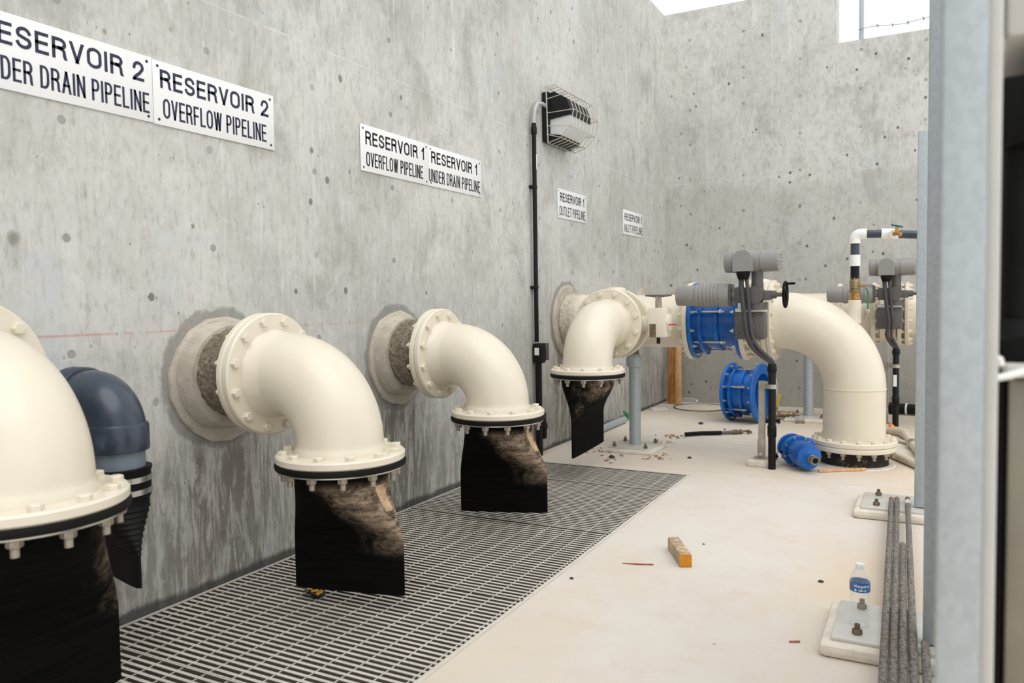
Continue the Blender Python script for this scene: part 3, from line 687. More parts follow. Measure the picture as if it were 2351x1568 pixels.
part(t, 'riser_stub', MB().lathe((xe, ym, .98), (0, 0, 1), [(.042, 0), (.042, .158), (.038, .162)], n=28), M['cream'])

# branch: butterfly valve with gear operator, then the duckbill elbow
bx = .66
t = thing('butterfly_valve', 'cream butterfly valve with small handwheel on the pipeline branch', 'valve', (bx, 5.17, .75))
part(t, 'valve_body', MB().ring((bx, 5.118, zm), (0, 1, 0), [(.13, 0), (.178, 0), (.186, .01), (.186, .105), (.178, .115), (.13, .115)], n=48), M['cream'])
mb = MB(); mb.lathe((bx+.03, 5.175, zm+.15), (0, 0, 1), [(.08, 0), (.08, .075), (.065, .1), (.03, .108)], n=22); part(t, 'top_boss', mb, M['cream'])
part(t, 'stem_housing', MB().cyl((bx+.15, 5.175, zm), (bx+.30, 5.175, zm), .055, n=24), M['cream'])
gx, gy = 1.02, 5.14
gb = part(t, 'gear_box', MB().box((gx-.005, gy, zm+.008), (.128, .13, .20), bev=.014), M['cream'])
part(gb, 'end_cover', MB().lathe((gx+.056, gy, zm+.008), (1, 0, 0), [(.06, 0), (.06, .014), (.045, .022)], n=20), M['cream'])
part(gb, 'name_plate', MB().box((gx-.033, gy-.0665, zm-.045), (.044, .003, .09)), M['darknut'])
part(gb, 'stop_screw', MB().cyl((gx-.01, gy-.01, zm-.135), (gx-.01, gy-.01, zm-.088), .013, n=12), M['blackpipe'])
part(gb, 'position_pointer', MB().tube([(gx+.07, gy-.05, zm-.005), (gx+.125, gy-.05, zm-.003)], .005, n=8), M['red'])
st = part(t, 'stem', MB().lathe((gx-.012, gy, zm+.1), (0, 0, 1), [(.022, 0), (.022, .058), (.018, .085), (.012, .095)], n=16), M['nut'])
hw = MB(); hc = Vector((gx-.012, gy, zm+.192)); hw.ring(hc, (0, 0, 1), [(.083+.007*math.cos(a*PI/4), .006*math.sin(a*PI/4)) for a in range(8)], n=40)
for k in range(4): a = k*PI/2+.5; hw.tube([hc+Vector((0, 0, -.012)), hc+Vector((.083*math.cos(a), .083*math.sin(a), 0))], .005, n=8)
part(t, 'handwheel', hw, M['greydark'])

t = thing('discharge_elbow', 'fourth cream elbow, furthest one ending in a black duckbill, bolted to the branch valve', 'pipe', (bx, 4.713, 0), 'cream elbows with black duckbill valves')
yd, zf = 4.713, .690
ef = flange(t, 'elbow_flange', (bx, 5.085, zm), (0, 1, 0), .12, RF+.003, .031)
bolts(ef, BOLT, 'bolt', (bx, 5.085, zm), (0, -1, 0), RB, 12)
R = zm-zf-.05
pts = [(bx, 5.10, zm), (bx, 5.08, zm), (bx, yd+R+.004, zm)] + arc((bx, yd+R, zm-R), (0, 0, 1), (0, -1, 0), R, .001, PI/2, 40) + [(bx, yd, zf+.045), (bx, yd, zf+.030), (bx, yd, zf+.006)]
part(t, 'elbow', MB().tube(pts, [RP+.012, RP+.012, RP+.001]+[RP]*41+[RP+.002, RP+.012, RP+.012], n=64), M['cream'])
bottom_end(t, (bx, yd), zf, .5)
duckbill(t, (bx, yd), R_(88), .172, .50, zf-.02, .186, M['duck_far'], flat=.62, tilt=.016)

# blue dismantling joint, and the same again lying on the floor
def blue_joint(name, label, c, d, R, L, group, body=.8):
    t = thing(name, label, 'pipe joint', (c[0], c[1], c[2]-R), group)
    c = Vector(c); d = Vector(d).normalized(); x, y, a = frame(d)
    e = c-d*(L/2)
    f1 = flange(t, 'flange', e, d, R*.66, R, .026, M['blue']); f2 = flange(t, 'flange', e+d*(L-.026), d, R*.66, R, .026, M['blue'])
    rb = R*.72
    part(t, 'barrel', MB().ring(e+d*.02, d, [(R*.64, 0), (rb, 0), (rb, L*.42), (rb+.02, L*.44), (rb+.02, L*.52), (rb-.008, L*.54), (rb-.008, L-.04), (R*.64, L-.04)], n=56), M['blue'])
    part(t, 'gland_ring', MB().ring(e+d*(L*.20), d, [(rb-.01, 0), (R*.86, 0), (R*.86, .022), (rb-.01, .022)], n=48), M['blue'])
    for i in range(12):
        th = 2*PI*(i+.5)/12; q = x*math.cos(th)+y*math.sin(th)
        for fl, o_, s_ in ((f1, e+d*.026, 1), (f2, e+d*(L-.026), -1)):
            mb = MB(); mb.lathe(o_+q*R*.9, d*s_, [(.014, 0), (.014, .012), (.007, .014), (.007, .028)], n=6); part(fl, 'bolt', mb, M['steel'])
    for i in range(6):
        th = 2*PI*(i+.2)/6; q = x*math.cos(th)+y*math.sin(th); o_ = e+q*R*.80
        mb = MB(); mb.tube([o_+d*.03, o_+d*(L*.72)], .0075, n=8)
        for k in (.06, L*.62): mb.lathe(o_+d*k, d, [(.015, 0), (.015, .016)], n=6)
        part(t, 'tie_rod', mb, M['steel'])
        lug = MB(); rot = Matrix((q, d.cross(q), d)).transposed(); lug.box(e+q*(R*.80)+d*(L*.20+.011), (.06, .05, .03), rot=rot, bev=.004); part(t, 'lug', lug, M['blue'])
    return t
blue_joint('dismantling_joint', 'blue flanged joint fitted into the cream pipeline', (1.2535, ym, zm), (1, 0, 0), .285, .363, 'blue flanged pipe joints')
blue_joint('dismantling_joint', 'spare blue flanged joint lying loose on the floor by the back wall', (1.13, 7.52, .278), (.98, -.19, 0), .278, .31, 'blue flanged pipe joints')

# ------------------------------------------------------------ electric actuators
def actuator(dx, dy, label, ex=0.0):
    X = lambda x, y, z: Vector((x+dx, y+dy, z))
    t = thing('valve_actuator', label, 'actuator', X(1.56, 5.45, .885), 'grey electric actuators')
    ya = 5.42
    # square quarter-turn gear box with round cover
    g = part(t, 'gear_box', MB().box(X(1.556, 5.475, .978), (.205, .125, .19), bev=.018), M['greydark'])
    part(g, 'round_cover', MB().lathe(X(1.548, 5.414, .975), (0, -1, 0), [(.066, 0), (.066, .006), (.058, .010), (.05, .008), (.046, .011)], n=28), M['greydark'])
    for sx_ in (-1, 1):
        for sz_ in (-1, 1): part(g, 'cover_bolt', MB().lathe(X(1.556+sx_*.082, 5.413, .978+sz_*.075), (0, -1, 0), [(.008, 0), (.008, .006)], n=6), M['greydark'])
    part(t, 'mounting_plate', MB().box(X(1.556, 5.475, 1.083), (.19, .12, .026), bev=.004), M['label'])
    part(t, 'worm_case', MB().cyl(X(1.60, 5.44, 1.085), X(1.60, 5.44, 1.135), .075, n=28), M['greydark'])
    mb = MB(); mb.box(X(1.545, ya, 1.185), (.16, .11, .105), bev=.012); mb.cyl(X(1.6, ya-.06, 1.185), X(1.6, ya+.06, 1.185), .058, n=24); mb.box(X(1.665, ya, 1.182), (.075, .075, .065), bev=.006)
    part(t, 'drive_housing', mb, M['greydark'])
    # ribbed motor
    prof = [(.05, 0), (.066, .004), (.070, .012), (.073, .13), (.078, .135)]
    h = .15
    for k in range(6): prof += [(.081, h), (.081, h+.014), (.076, h+.016), (.076, h+.024)]; h += .026
    prof += [(.081, h), (.081, .37), (.078, .372)]
    mo = part(t, 'motor', MB().lathe(X(1.058, ya, 1.187), (1, 0, 0), prof, n=40), M['grey'])
    part(mo, 'motor_flange', MB().box(X(1.437, ya, 1.187), (.016, .15, .15), bev=.01), M['greydark'])
    part(mo, 'motor_neck', MB().cyl(X(1.44, ya, 1.192), X(1.50, ya, 1.192), .035, n=20), M['grey'])
    # control head on its stalk
    part(t, 'stalk', MB().lathe(X(1.607, ya+.01, 1.22), (0, 0, 1), [(.042, 0), (.038, .06), (.04, .14)], n=24), M['greydark'])
    hd = part(t, 'control_head', MB().lathe(X(1.395, ya, 1.412), (1, 0, 0), [(.055, 0), (.068, .005), (.072, .012), (.073, .055), (.069, .056), (.069, .060), (.075, .062), (.075, .22), (.068, .224), (.068, .24), (.073, .243), (.073, .352), (.068, .358), (.06, .362)], n=44), M['grey'])
    for k in range(8): a = PI*k/4; part(hd, 'cover_screw', MB().lathe(X(1.752, ya+.066*math.cos(a), 1.412+.066*math.sin(a)), (1, 0, 0), [(.007, 0), (.007, .012)], n=6), M['steel'])
    mb = MB(); po = [(-.062, -.075), (.062, -.075), (.062, .01)] + [(.062*math.cos(a*PI/10), .01+.055*math.sin(a*PI/10)) for a in range(1, 10)] + [(-.062, .01)]
    mb.prism(X(1.535, ya-.05, 1.418), (1, 0, 0), (0, 0, 1), po, .09)
    part(hd, 'terminal_cover', mb, M['grey'])
    part(hd, 'cable_gland', MB().lathe(X(1.535, ya-.095, 1.343), (0, 0, -1), [(.045, 0), (.045, .02), (.034, .05), (.03, .055)], n=20), M['rubber'])
    # handwheel on its shaft
    part(t, 'wheel_shaft', MB().lathe(X(1.70, ya, 1.185), (1, 0, 0), [(.026, 0), (.026, .03), (.014, .04), (.014, .095)], n=16), M['greydark'])
    hw = MB(); hc = X(1.79, ya, 1.185); hw.ring(hc, (1, 0, 0), [(.083+.009*math.cos(a*PI/4), .009*math.sin(a*PI/4)) for a in range(8)], n=40)
    for k in range(3): a = 2*PI*k/3+.4; hw.tube([hc, hc+Vector((0, .083*math.cos(a), .083*math.sin(a)))], .008, n=8)
    hw.lathe(hc-Vector((.012, 0, 0)), (1, 0, 0), [(.022, 0), (.022, .024)], n=16)
    w_ = part(t, 'handwheel', hw, M['blackgear'])
    part(w_, 'crank_knob', MB().lathe(hc+Vector((.006, -.02, .072)), (1, 0, 0), [(.007, 0), (.008, .01), (.008, .058)], n=12), M['blackgear'])
    # cables down to the black conduit
    for k, (o1, rr) in enumerate(((-.016, .017), (.022, .012))):
        p = [X(1.535+o1, ya-.095, 1.30), X(1.545+o1, ya-.10, 1.18), X(1.558+o1*.9, ya-.10, 1.05), X(1.57+o1*.8, ya-.09, .93), X(1.60+o1*.9+ex*.5, ya-.06, .84), X(1.655+o1*.8+ex*.85, ya-.01, .775), X(1.694+o1*.5+ex, 5.445, .735), X(1.702+ex, 5.45, .70)]
        q = []
        for i in range(len(p)-1):                            # catmull-rom
            p0, p1, p2, p3 = p[max(i-1, 0)], p[i], p[i+1], p[min(i+2, len(p)-1)]
            for s_ in range(5):
                v = s_/5; q.append(.5*((2*p1)+(p2-p0)*v+(2*p0-5*p1+4*p2-p3)*v*v+(3*p1-p0-3*p2+p3)*v**3))
        q.append(p[-1])
        part(t, 'cable', MB().tube(q, rr, n=12), M['cable'])
    return t
M['cable'] = mat('grey_black_cable', srgb(66, 66, 68), .45, var=.1)
actuator(0, 0, 'grey electric actuator with black handwheel above the blue joint, in full view')
actuator(.79, 1.98, 'grey electric actuator behind the big bend, half hidden by the steel post', -.09)

def conduit_stand(dx, dy, labs, tagged=False):
    X = lambda x, y, z: Vector((x+dx, y+dy, z))
    t = thing('strut_post', labs[0], 'post', X(1.615, 5.56, 0), 'slotted strut posts holding black conduits')
    mb = MB(); W_ = .041
    mb.box(X(1.615, 5.56+.018, .325), (W_, .004, .53)); mb.box(X(1.615-.0185, 5.56, .325), (.004, W_, .53)); mb.box(X(1.615+.0185, 5.56, .325), (.004, W_, .53)); mb.box(X(1.615, 5.56-.0185, .325), (W_, .004, .53))
    part(t, 'channel', mb, M['steelstrut'])
    mb = MB(); mb.box(X(1.615, 5.56-.024, .12), (.052, .006, .13), bev=.002); mb.box(X(1.615, 5.56, .05), (.10, .08, .008)); ft = part(t, 'foot_bracket', mb, M['steelstrut'])
    place(ft, 'foot_bolt', NUTS, X(1.615, 5.56-.027, .085), (0, -1, 0))
    part(t, 'grout_pad', MB().box(X(1.605, 5.545, .022), (.145, .15, .046), bev=.008), M['grout_pad'])
    mb = MB(); mb.box(X(1.648, 5.53, .565), (.03, .03, .045)); mb.ring(X(1.70, 5.45, .55), (0, 0, 1), [(.028, 0), (.034, 0), (.034, .03), (.028, .03)], n=20); mb.tube([X(1.645, 5.53, .565), X(1.675, 5.475, .565)], .012, n=8)
    part(t, 'pipe_clamp', mb, M['steelstrut'])
    c_ = thing('electrical_conduit', labs[1], 'conduit', X(1.70, 5.45, 0), 'black conduits rising to the actuators')
    part(c_, 'tube', MB().lathe(X(1.70, 5.45, 0), (0, 0, 1), [(.025, 0), (.025, .70), (.020, .71)], n=20), M['blackpipe'])
    part(c_, 'coupling', MB().lathe(X(1.70, 5.45, .22), (0, 0, 1), [(.026, 0), (.030, .006), (.030, .075), (.026, .08)], n=20), M['blackpipe'])
    part(c_, 'top_bushing', MB().lathe(X(1.70, 5.45, .66), (0, 0, 1), [(.026, 0), (.031, .01), (.031, .035), (.024, .06)], n=20), M['blackpipe'])
    if tagged: part(c_, 'white_label', MB().box(X(1.695, 5.4245, .44), (.028, .002, .10)), M['label'])
M['steelstrut'] = mat('strut_steel', srgb(176, 170, 158), .4, .5, var=.1, vs=12)
conduit_stand(0, 0, ('steel strut post on a grout pad in front of the blue joint', 'black conduit dropping to the floor beside the strut post, left of the big bend'))
conduit_stand(.70, 1.98, ('steel strut post behind the big floor bend', 'black conduit with white label behind the big floor bend, near the steel post'), True)

# second (inlet) pipeline behind
y2 = 7.87
t = thing('inlet_pipeline', 'second cream pipeline further back, mostly hidden behind the first one', 'pipe', (2.0, y2, 0))
part(t, 'mortar_collar', MB().lathe((0, y2, zm), (1, 0, 0), [(.30, .001), (.30, .03), (.2, .045)], n=48), M['mortar'])
part(t, 'straight_pipe', MB().cyl((0, y2, zm), (4.2, y2, zm), RM, n=48), M['cream'])
for xx in (1.9, 2.19, 2.40, 2.46):
    fl = flange(t, 'flange', (xx, y2, zm), (1, 0, 0), .18, RMF, .034)
    bolts(fl, NUTC, 'bolt', (xx+.034, y2, zm), (1, 0, 0), .262, 16)
part(t, 'valve_body', MB().ring((2.26, y2, zm), (1, 0, 0), [(.18, 0), (.245, 0), (.245, .13), (.18, .13)], n=40), M['cream'])
part(t, 'bonnet', MB().cyl((2.34, y2-.19, zm), (2.34, y2-.335, zm), .075, n=24), M['cream'])

# galvanised pipe supports
def support(x, y, label):
    t = thing('pipe_support', label, 'pipe support', (x, y, 0), 'galvanised pipe supports')
    part(t, 'grout_pad', MB().box((x+.01, y-.03, .012), (.40, .42, .028), bev=.01), M['grout_pad'])
    bp = part(t, 'base_plate', MB().box((x+.01, y-.03, .031), (.33, .33, .012), bev=.003), M['plate'])
    for sx_ in (-1, 1):
        for sy2 in (-1, 1): place(bp, 'anchor_nut', ANCH, (x+.01+sx_*.125, y-.03+sy2*.125, .037), (0, 0, 1))
    part(t, 'column', MB().cyl((x, y, .03), (x, y, .67), .045, n=28), M['galv'])
    part(t, 'screw_collar', MB().lathe((x, y, .64), (0, 0, 1), [(.05, 0), (.060, .008), (.066, .05), (.064, .075), (.046, .10), (.04, .105)], n=28), M['galv'])
    part(t, 'threaded_rod', MB().cyl((x, y, .72), (x, y, .795), .033, n=20), M['darknut'])
support(.61, 5.80, 'galvanised pipe support on a bolted base plate under the branch tee')
support(1.64, y2, 'galvanised pipe support behind the hose and blue joints, under the back pipeline')

# air line above the bend
t = thing('air_line', 'black and white plastic air line rising from the top of the big bend', 'pipe', (xe, ym, 1.14))
x_, y_ = xe, ym
part(t, 'brass_nipple', MB().lathe((x_, y_, 1.1425), (0, 0, 1), [(.026, 0), (.034, .004), (.034, .02), (.027, .024), (.027, .055)], n=20), M['brass'])
part(t, 'brass_coupling', MB().lathe((x_, y_, 1.19), (0, 0, 1), [(.03, 0), (.037, .006), (.037, .022), (.03, .028), (.034, .03), (.034, .085), (.03, .09), (.03, .105)], n=8), M['bronze'])
tp = part(t, 'sample_tap', MB().tube([(x_+.03, y_-.02, 1.235), (x_+.075, y_-.03, 1.24)], .009, n=8), M['brass'])
part(tp, 'green_tube', MB().tube([(x_+.07, y_-.03, 1.225), (x_+.085, y_-.035, 1.20), (x_+.088, y_-.04, 1.14), (x_+.084, y_-.04, 1.075)], .0055, n=8), M['green'])
part(tp, 'hanging_tap', MB().lathe((x_+.084, y_-.04, 1.078), (-.25, 0, -1), [(.012, 0), (.02, .01), (.02, .035), (.01, .05), (.01, .075)], n=10), M['nut'])
part(t, 'black_section', MB().cyl((x_, y_, 1.285), (x_, y_, 1.40), .0285, n=20), M['blackpipe'])
part(t, 'white_coupling', MB().cyl((x_, y_, 1.375), (x_, y_, 1.452), .035, n=20), M['white'])
part(t, 'black_section', MB().cyl((x_, y_, 1.45), (x_, y_, 1.545), .0285, n=20), M['pvc_grey'])
pts = [(x_, y_, 1.53), (x_, y_, 1.555)] + arc((x_+.035, y_, 1.558), (-1, 0, 0), (0, 0, 1), .035, 0, PI/2, 10) + [(x_+.075, y_, 1.593)]
part(t, 'white_elbow', MB().tube(pts, .037, n=24), M['white'])
part(t, 'horizontal_pipe', MB().tube([(x_+.06, y_, 1.593), (x_+.20, y_, 1.587), (x_+.7, y_+.05, 1.545)], .0275, n=20), M['pvc_grey'])
tee = part(t, 'white_tee', MB().tube([(x_+.165, y_, 1.588), (x_+.27, y_+.004, 1.581)], .037, n=24), M['white'])
part(tee, 'outlet', MB().cyl((x_+.225, y_, 1.583), (x_+.245, y_-.06, 1.578), .03, n=20), M['white'])
vv = part(t, 'hose_bibb', MB().tube([(x_+.245, y_-.06, 1.578), (x_+.26, y_-.10, 1.583), (x_+.285, y_-.12, 1.57)], [.013, .016, .014], n=12).lathe((x_+.262, y_-.1, 1.583), (0, 0, 1), [(.013, 0), (.011, .03), (.006, .045)], n=10), M['brass'])
part(vv, 'tap_handle', MB().box((x_+.262, y_-.1, 1.628), (.075, .02, .010), rot=Matrix.Rotation(.25, 3, 'Y'), bev=.003), M['teal'])

# ------------------------------------------------------------ light fixture and its conduit
t = thing('wall_light', 'black caged wall light with clear ribbed lens above the OUTLET sign', 'light', (0, 5.68, 2.37))
y0, y1 = 5.45, 5.90
part(t, 'back_box', MB().box((.03, (y0+y1)/2, 2.575), (.058, y1-y0, .38), bev=.01), M['fixture'])
mb = MB(); mb.prism((0, y0+.02, 0), (1, 0, 0), (0, 0, 1), [(.055, 2.555), (.055, 2.755), (.10, 2.76), (.20, 2.70), (.235, 2.60), (.235, 2.575)], -(y1-y0-.04)); part(t, 'hood', mb, M['fixture'])
mb = MB(); mb.prism((0, y0+.03, 0), (1, 0, 0), (0, 0, 1), [(.055, 2.44), (.055, 2.56), (.225, 2.575), (.215, 2.50), (.15, 2.43)], -(y1-y0-.06)); part(t, 'lens', mb, M['lens'])
mb = MB(); mb.prism((0, y0+.02, 0), (1, 0, 0), (0, 0, 1), [(.055, 2.395), (.055, 2.445), (.14, 2.43), (.12, 2.405)], -(y1-y0-.04)); part(t, 'bottom_lip', mb, M['fixture'])
mb = MB(); wr = .0032
sect = [(.05, 2.79), (.12, 2.80), (.23, 2.73), (.275, 2.60), (.25, 2.48), (.17, 2.40), (.06, 2.37)]
for k in range(8):
    yy = y0-.02+(y1-y0+.04)*k/7; mb.tube([(a, yy, c) for a, c in sect], wr, n=6)
for a, c in sect: mb.tube([(a, y0-.02, c), (a, y1+.02, c)], wr, n=6)
for yy in (y0-.02, y1+.02):
    for a, c in sect[1:-1]: mb.tube([(.05, yy, 2.58+(c-2.58)*.8), (a, yy, c)], wr, n=6)
    mb.tube([(.05, yy, 2.79), (.06, yy, 2.37)], wr*1.4, n=6)
part(t, 'wire_cage', mb, M['wire'])
yc = 5.24
t = thing('wall_conduit', 'black electrical conduit running down the wall from the caged light', 'conduit', (.03, yc, 0))
part(t, 'flexible_whip', MB().tube([(.035, y0, 2.655), (.035, y0-.06, 2.66), (.035, yc+.07, 2.645), (.035, yc+.025, 2.60), (.035, yc+.004, 2.53), (.035, yc, 2.46)], .014, n=12), M['whip'])
part(t, 'upper_tube', MB().cyl((.035, yc, .86), (.035, yc, 2.45), .0165, n=16), M['blackpipe'])
part(t, 'top_connector', MB().lathe((.035, yc, 2.40), (0, 0, 1), [(.018, 0), (.022, .01), (.022, .05), (.017, .07), (.017, .085)], n=14), M['blackpipe'])
for zz in (2.017, 1.27): part(t, 'strap', MB().box((.022, yc, zz), (.046, .062, .024), bev=.006), M['blackpipe'])
part(t, 'white_label', MB().box((.052, yc+.006, 2.2), (.002, .014, .11)), M['label'])
jb = part(t, 'junction_box', MB().box((.045, yc+.02, .775), (.075, .085, .15), bev=.012), M['blackpipe'])
part(jb, 'cover', MB().box((.05, yc+.085, .785), (.075, .045, .13), bev=.004), M['greydark'])
part(jb, 'label', MB().box((.045, yc-.0235, .79), (.036, .002, .055)), M['label'])
part(t, 'lower_tube', MB().cyl((.04, yc+.015, .0), (.04, yc+.015, .71), .025, n=18), M['blackpipe'])
part(t, 'lower_fitting', MB().lathe((.05, yc+.07, .12), (0, 0, 1), [(.018, 0), (.026, .01), (.026, .07), (.032, .075), (.032, .11), (.02, .13), (.02, .2)], n=8), M['blackpipe'])

# ------------------------------------------------------------ right-hand posts on base plates, loose conduits, bottle
def galv_post(x0, x1, y, z1, label, base=True, plate=None, depth=.05):
    t = thing('steel_post', label, 'post', ((x0+x1)/2, y, 0), 'galvanised steel posts on the right')
    tk = .005; zb_ = .06 if base else 0
    mb = MB(); mb.box(((x0+x1)/2, y+depth/2, (zb_+z1)/2), (x1-x0, depth, z1-zb_), bev=.006); part(t, 'tube', mb, M['galv'])
    if plate:
        (a0, a1, b0, b1) = plate
        part(t, 'grout_pad', MB().box(((a0+a1)/2, (b0+b1)/2, .021), (a1-a0+.07, b1-b0+.08, .046), bev=.022), M['grout_pad'])
        bp = part(t, 'base_plate', MB().box(((a0+a1)/2, (b0+b1)/2, .050), (a1-a0, b1-b0, .013), bev=.004), M['plate'])
        for aa, bb in ((a0+.075, b0+.058), (a0+.075, b1-.058), (a1-.05, b0+.058), (a1-.05, b1-.058)): place(bp, 'anchor_nut', ANCH, (aa, bb, .0565), (0, 0, 1))
    return t
galv_post(2.612, 2.662, 1.10, 4.6, 'wide out-of-focus galvanised post, nearest on the right', False)
galv_post(2.605, 2.70, 2.72, 4.6, 'middle galvanised post, its dark side strip left of the nearest post', plate=(2.341, 2.78, 2.665, 3.015), depth=.06)
galv_post(2.567, 2.66, 4.51, 2.0, 'furthest galvanised post, a thin short strip ending below the window', plate=(2.315, 2.75, 4.43, 4.78), depth=.06)

clab = ['weathered steel conduit, leftmost of the bundle on the floor, full length', 'weathered steel conduit, second from the left in the floor bundle',
        'weathered steel conduit, third from the left and shorter at its far end', 'weathered steel conduit with a white band at its far end, right of the bundle',
        'weathered steel conduit, rightmost and lowest, its end beside the middle post base']
cz = .0700; CR = .0125
for k, (xa, ya, xb, yb_, z) in enumerate(((2.5350, 1.0, 2.458, 4.60, cz), (2.5606, 1.0, 2.4845, 4.615, cz), (2.5870, 1.0, 2.5285, 3.76, cz), (2.6165, 1.0, 2.535, 4.637, cz), (2.6265, 1.9, 2.6120, 2.700, cz))):
    t = thing('steel_conduit', clab[k], 'conduit', ((xa+xb)/2, (ya+yb_)/2, z-CR), 'loose steel conduits lying on the floor')
    A = Vector((xa, ya, z+.001)); B = Vector((xb, yb_, z+.001)); d = (B-A).normalized()
    part(t, 'tube', MB().ring(A, d, [(CR-.0025, 0), (CR, 0), (CR, (B-A).length), (CR-.0025, (B-A).length)], n=18), M['conduit'])
    if k in (0, 1, 3): part(t, 'end_cap', MB().lathe(B-d*.012, d, [(CR+.0003, 0), (CR+.0003, .016), (.006, .019)], n=16), M['redscrap'])
    if k == 3: part(t, 'white_band', MB().ring(B-d*.13, d, [(CR-.001, 0), (CR+.0005, 0), (CR+.0005, .075), (CR-.001, .075)], n=18), M['label'])

def bottle(name, label, c, d, lab=True, group=None):
    t = thing(name, label, 'bottle', c, group); c = Vector(c)
    prof = [(.018, .004), (.026, 0), (.0305, .006), (.031, .018)]
    h = .024
    for k in range(6): prof += [(.0295, h), (.0315, h+.005), (.0315, h+.009), (.0298, h+.013)]; h += .0145
    prof += [(.0318, .115), (.0318, .150), (.031, .156), (.026, .172), (.0175, .186), (.0125, .192), (.0125, .204)]
    k_ = 1.0
    part(t, 'body', MB().lathe(c, d, prof, n=36), M['clear'])
    part(t, 'cap', MB().lathe(c, Vector(d), [(.0145, .193), (.0148, .206), (.0138, .2085)], n=24), M['cap'])
    if lab:
        x, y, a = frame(d)
        lb = part(t, 'label', MB().ring(c+a*.119, d, [(.0319, 0), (.0324, 0), (.0324, .031), (.0319, .031)], n=36), M['blabel'])
        bmx = text_mb('niagara', .0095, .0016, .011, .0021, ext=.0005)
        dirc = (EYE-c); th0 = math.atan2(dirc.y, dirc.x)
        for v in bmx.verts:
            th = th0+.18+(v.co.x-.025)/.0326; rr = .0326+v.co.z; v.co = c+Vector((rr*math.cos(th), rr*math.sin(th), .136+v.co.y*.9))
        mb = MB(); mb.bm.free(); mb.bm = bmx; part(lb, 'lettering', mb, M['label'])
        for (o_, w_, hh, mm, zc) in ((-.42, .22, .0095, 'label', .1265), (.10, .5, .0055, 'label', .1265), (.52, .16, .008, 'label', .126)):
            mb = MB(); n_ = 8
            mb.loft([[c+Vector((.0327*math.cos(th0+o_-w_/2+w_*i/n_), .0327*math.sin(th0+o_-w_/2+w_*i/n_), zc+q*hh/2*math.sin(PI*(i+.3)/(n_+.6))**.5)) for i in range(n_+1)] for q in (-1, 1)], close=False, cap=False)
            part(lb, 'printed_mark', mb, M[mm])
    return t
bottle('water_bottle', 'clear plastic water bottle with blue label standing on the post base plate', (2.418, 2.806, .0570), (0, 0, 1))
bottle('water_bottle', 'clear plastic bottle lying on its side by the back wall', (.185, 8.55, .034), (.93, .12, .0), lab=False)

# ------------------------------------------------------------ equipment at the right edge
t = thing('equipment_cabinet', 'brushed stainless cabinet at the lower right edge, out of focus', 'cabinet', (3.0, 1.6, 0))
part(t, 'body', MB().box((3.01, 1.65, .525), (.61, .66, 1.02), bev=.006), M['cab'])
part(t, 'top_edge', MB().box((3.01, 1.64, 1.048), (.62, .70, .018), bev=.004), M['enclosure'])
t = thing('machine_stand', 'dark machine stand with black column behind the nearest post', 'machine', (2.75, 2.05, 0))
part(t, 'back_panel', MB().box((3.0, 2.06, 1.2), (.64, .06, 2.4)), M['blackgear'])
part(t, 'column', MB().cyl((2.72, 1.40, 1.06), (2.72, 1.40, 1.46), .021, n=24), M['blackgear'])
part(t, 'collar', MB().lathe((2.72, 1.40, 1.06), (0, 0, 1), [(.06, 0), (.06, .03), (.045, .034), (.03, .06)], n=24), M['blackgear'])
part(t, 'crosshead', MB().box((2.90, 1.5, 1.425), (.42, .3, .10), bev=.01), M['blackgear'])
part(t, 'side_plate', MB().box((2.694, 1.66, .52), (.014, .66, 1.04)), M['blackgear'])
t = thing('electrical_enclosure', 'pale grey electrical enclosure at the top right corner', 'box', (2.9, 1.45, 1.50))
part(t, 'body', MB().box((2.97, 1.52, 1.825), (.545, .36, .60), bev=.012), M['enclosure'])
part(t, 'door', MB().box((2.985, 1.325, 1.83), (.46, .03, .54), bev=.008), M['bluetrim'])
part(t, 'hinge', MB().cyl((2.688, 1.36, 1.52), (2.688, 1.36, 1.60), .009, n=12), M['enclosure'])
mb = MB(); mb.tube([(2.688, 1.30, 1.085), (2.70, 1.29, 1.08), (2.705, 1.29, 1.062), (2.70, 1.29, 1.055), (2.74, 1.29, 1.06)], .007, n=10)
solo('white_hose', MB().tube([(2.676, 1.24, 1.075), (2.688, 1.24, 1.068), (2.689, 1.24, 1.06)], .005, n=10).tube([(2.678, 1.24, 1.052), (2.684, 1.24, 1.043), (2.70, 1.25, 1.046), (2.76, 1.27, 1.0655)], .0055, n=10), M['white'], 'short white hose by the cabinet top edge', 'hose', (2.70, 1.25, 1.04))
mb.bm.free()
t = thing('cover_strip', 'narrow pale strip standing right behind the nearest post', 'post', (2.676, 1.17, 0))
part(t, 'strip', MB().box((2.6725, 1.175, 2.3), (.0165, .02, 4.6), bev=.003), M['enclosure'])

# ------------------------------------------------------------ things lying about
def lumber(label, base, top, wd, th, m, group='boards leaning in the corner'):
    A, B = Vector(base), Vector(top); d = (B-A); L = d.length; d.normalize()
    xx = Vector((1, 0, 0)); xx = (xx-d*xx.dot(d)).normalized(); yy = d.cross(xx)
    rot = Matrix((xx, yy, d)).transposed()
    return solo('lumber_board', MB().box((A+B)/2, (wd, th, L), rot=rot, bev=.003), m, label, 'board', base, group)
lumber('orange-brown board leaning in the far corner, behind the paler one', (.12, 8.50, .01), (.115, 8.67, 1.235), .095, .038, M['wood_dark'])
lumber('pale board leaning in the far corner, in front of the orange one', (.215, 8.43, .01), (.165, 8.63, 1.215), .062, .038, M['wood_light'])
b = MB(); b.ring((.50, 8.28, -.002), (0, 0, 1), [(.272, 0), (.290, 0), (.288, .012), (.275, .012)], n=48); t = thing('floor_cover', 'round floor cover ring behind the loose blue joint', 'cover', (.50, 8.28, 0))
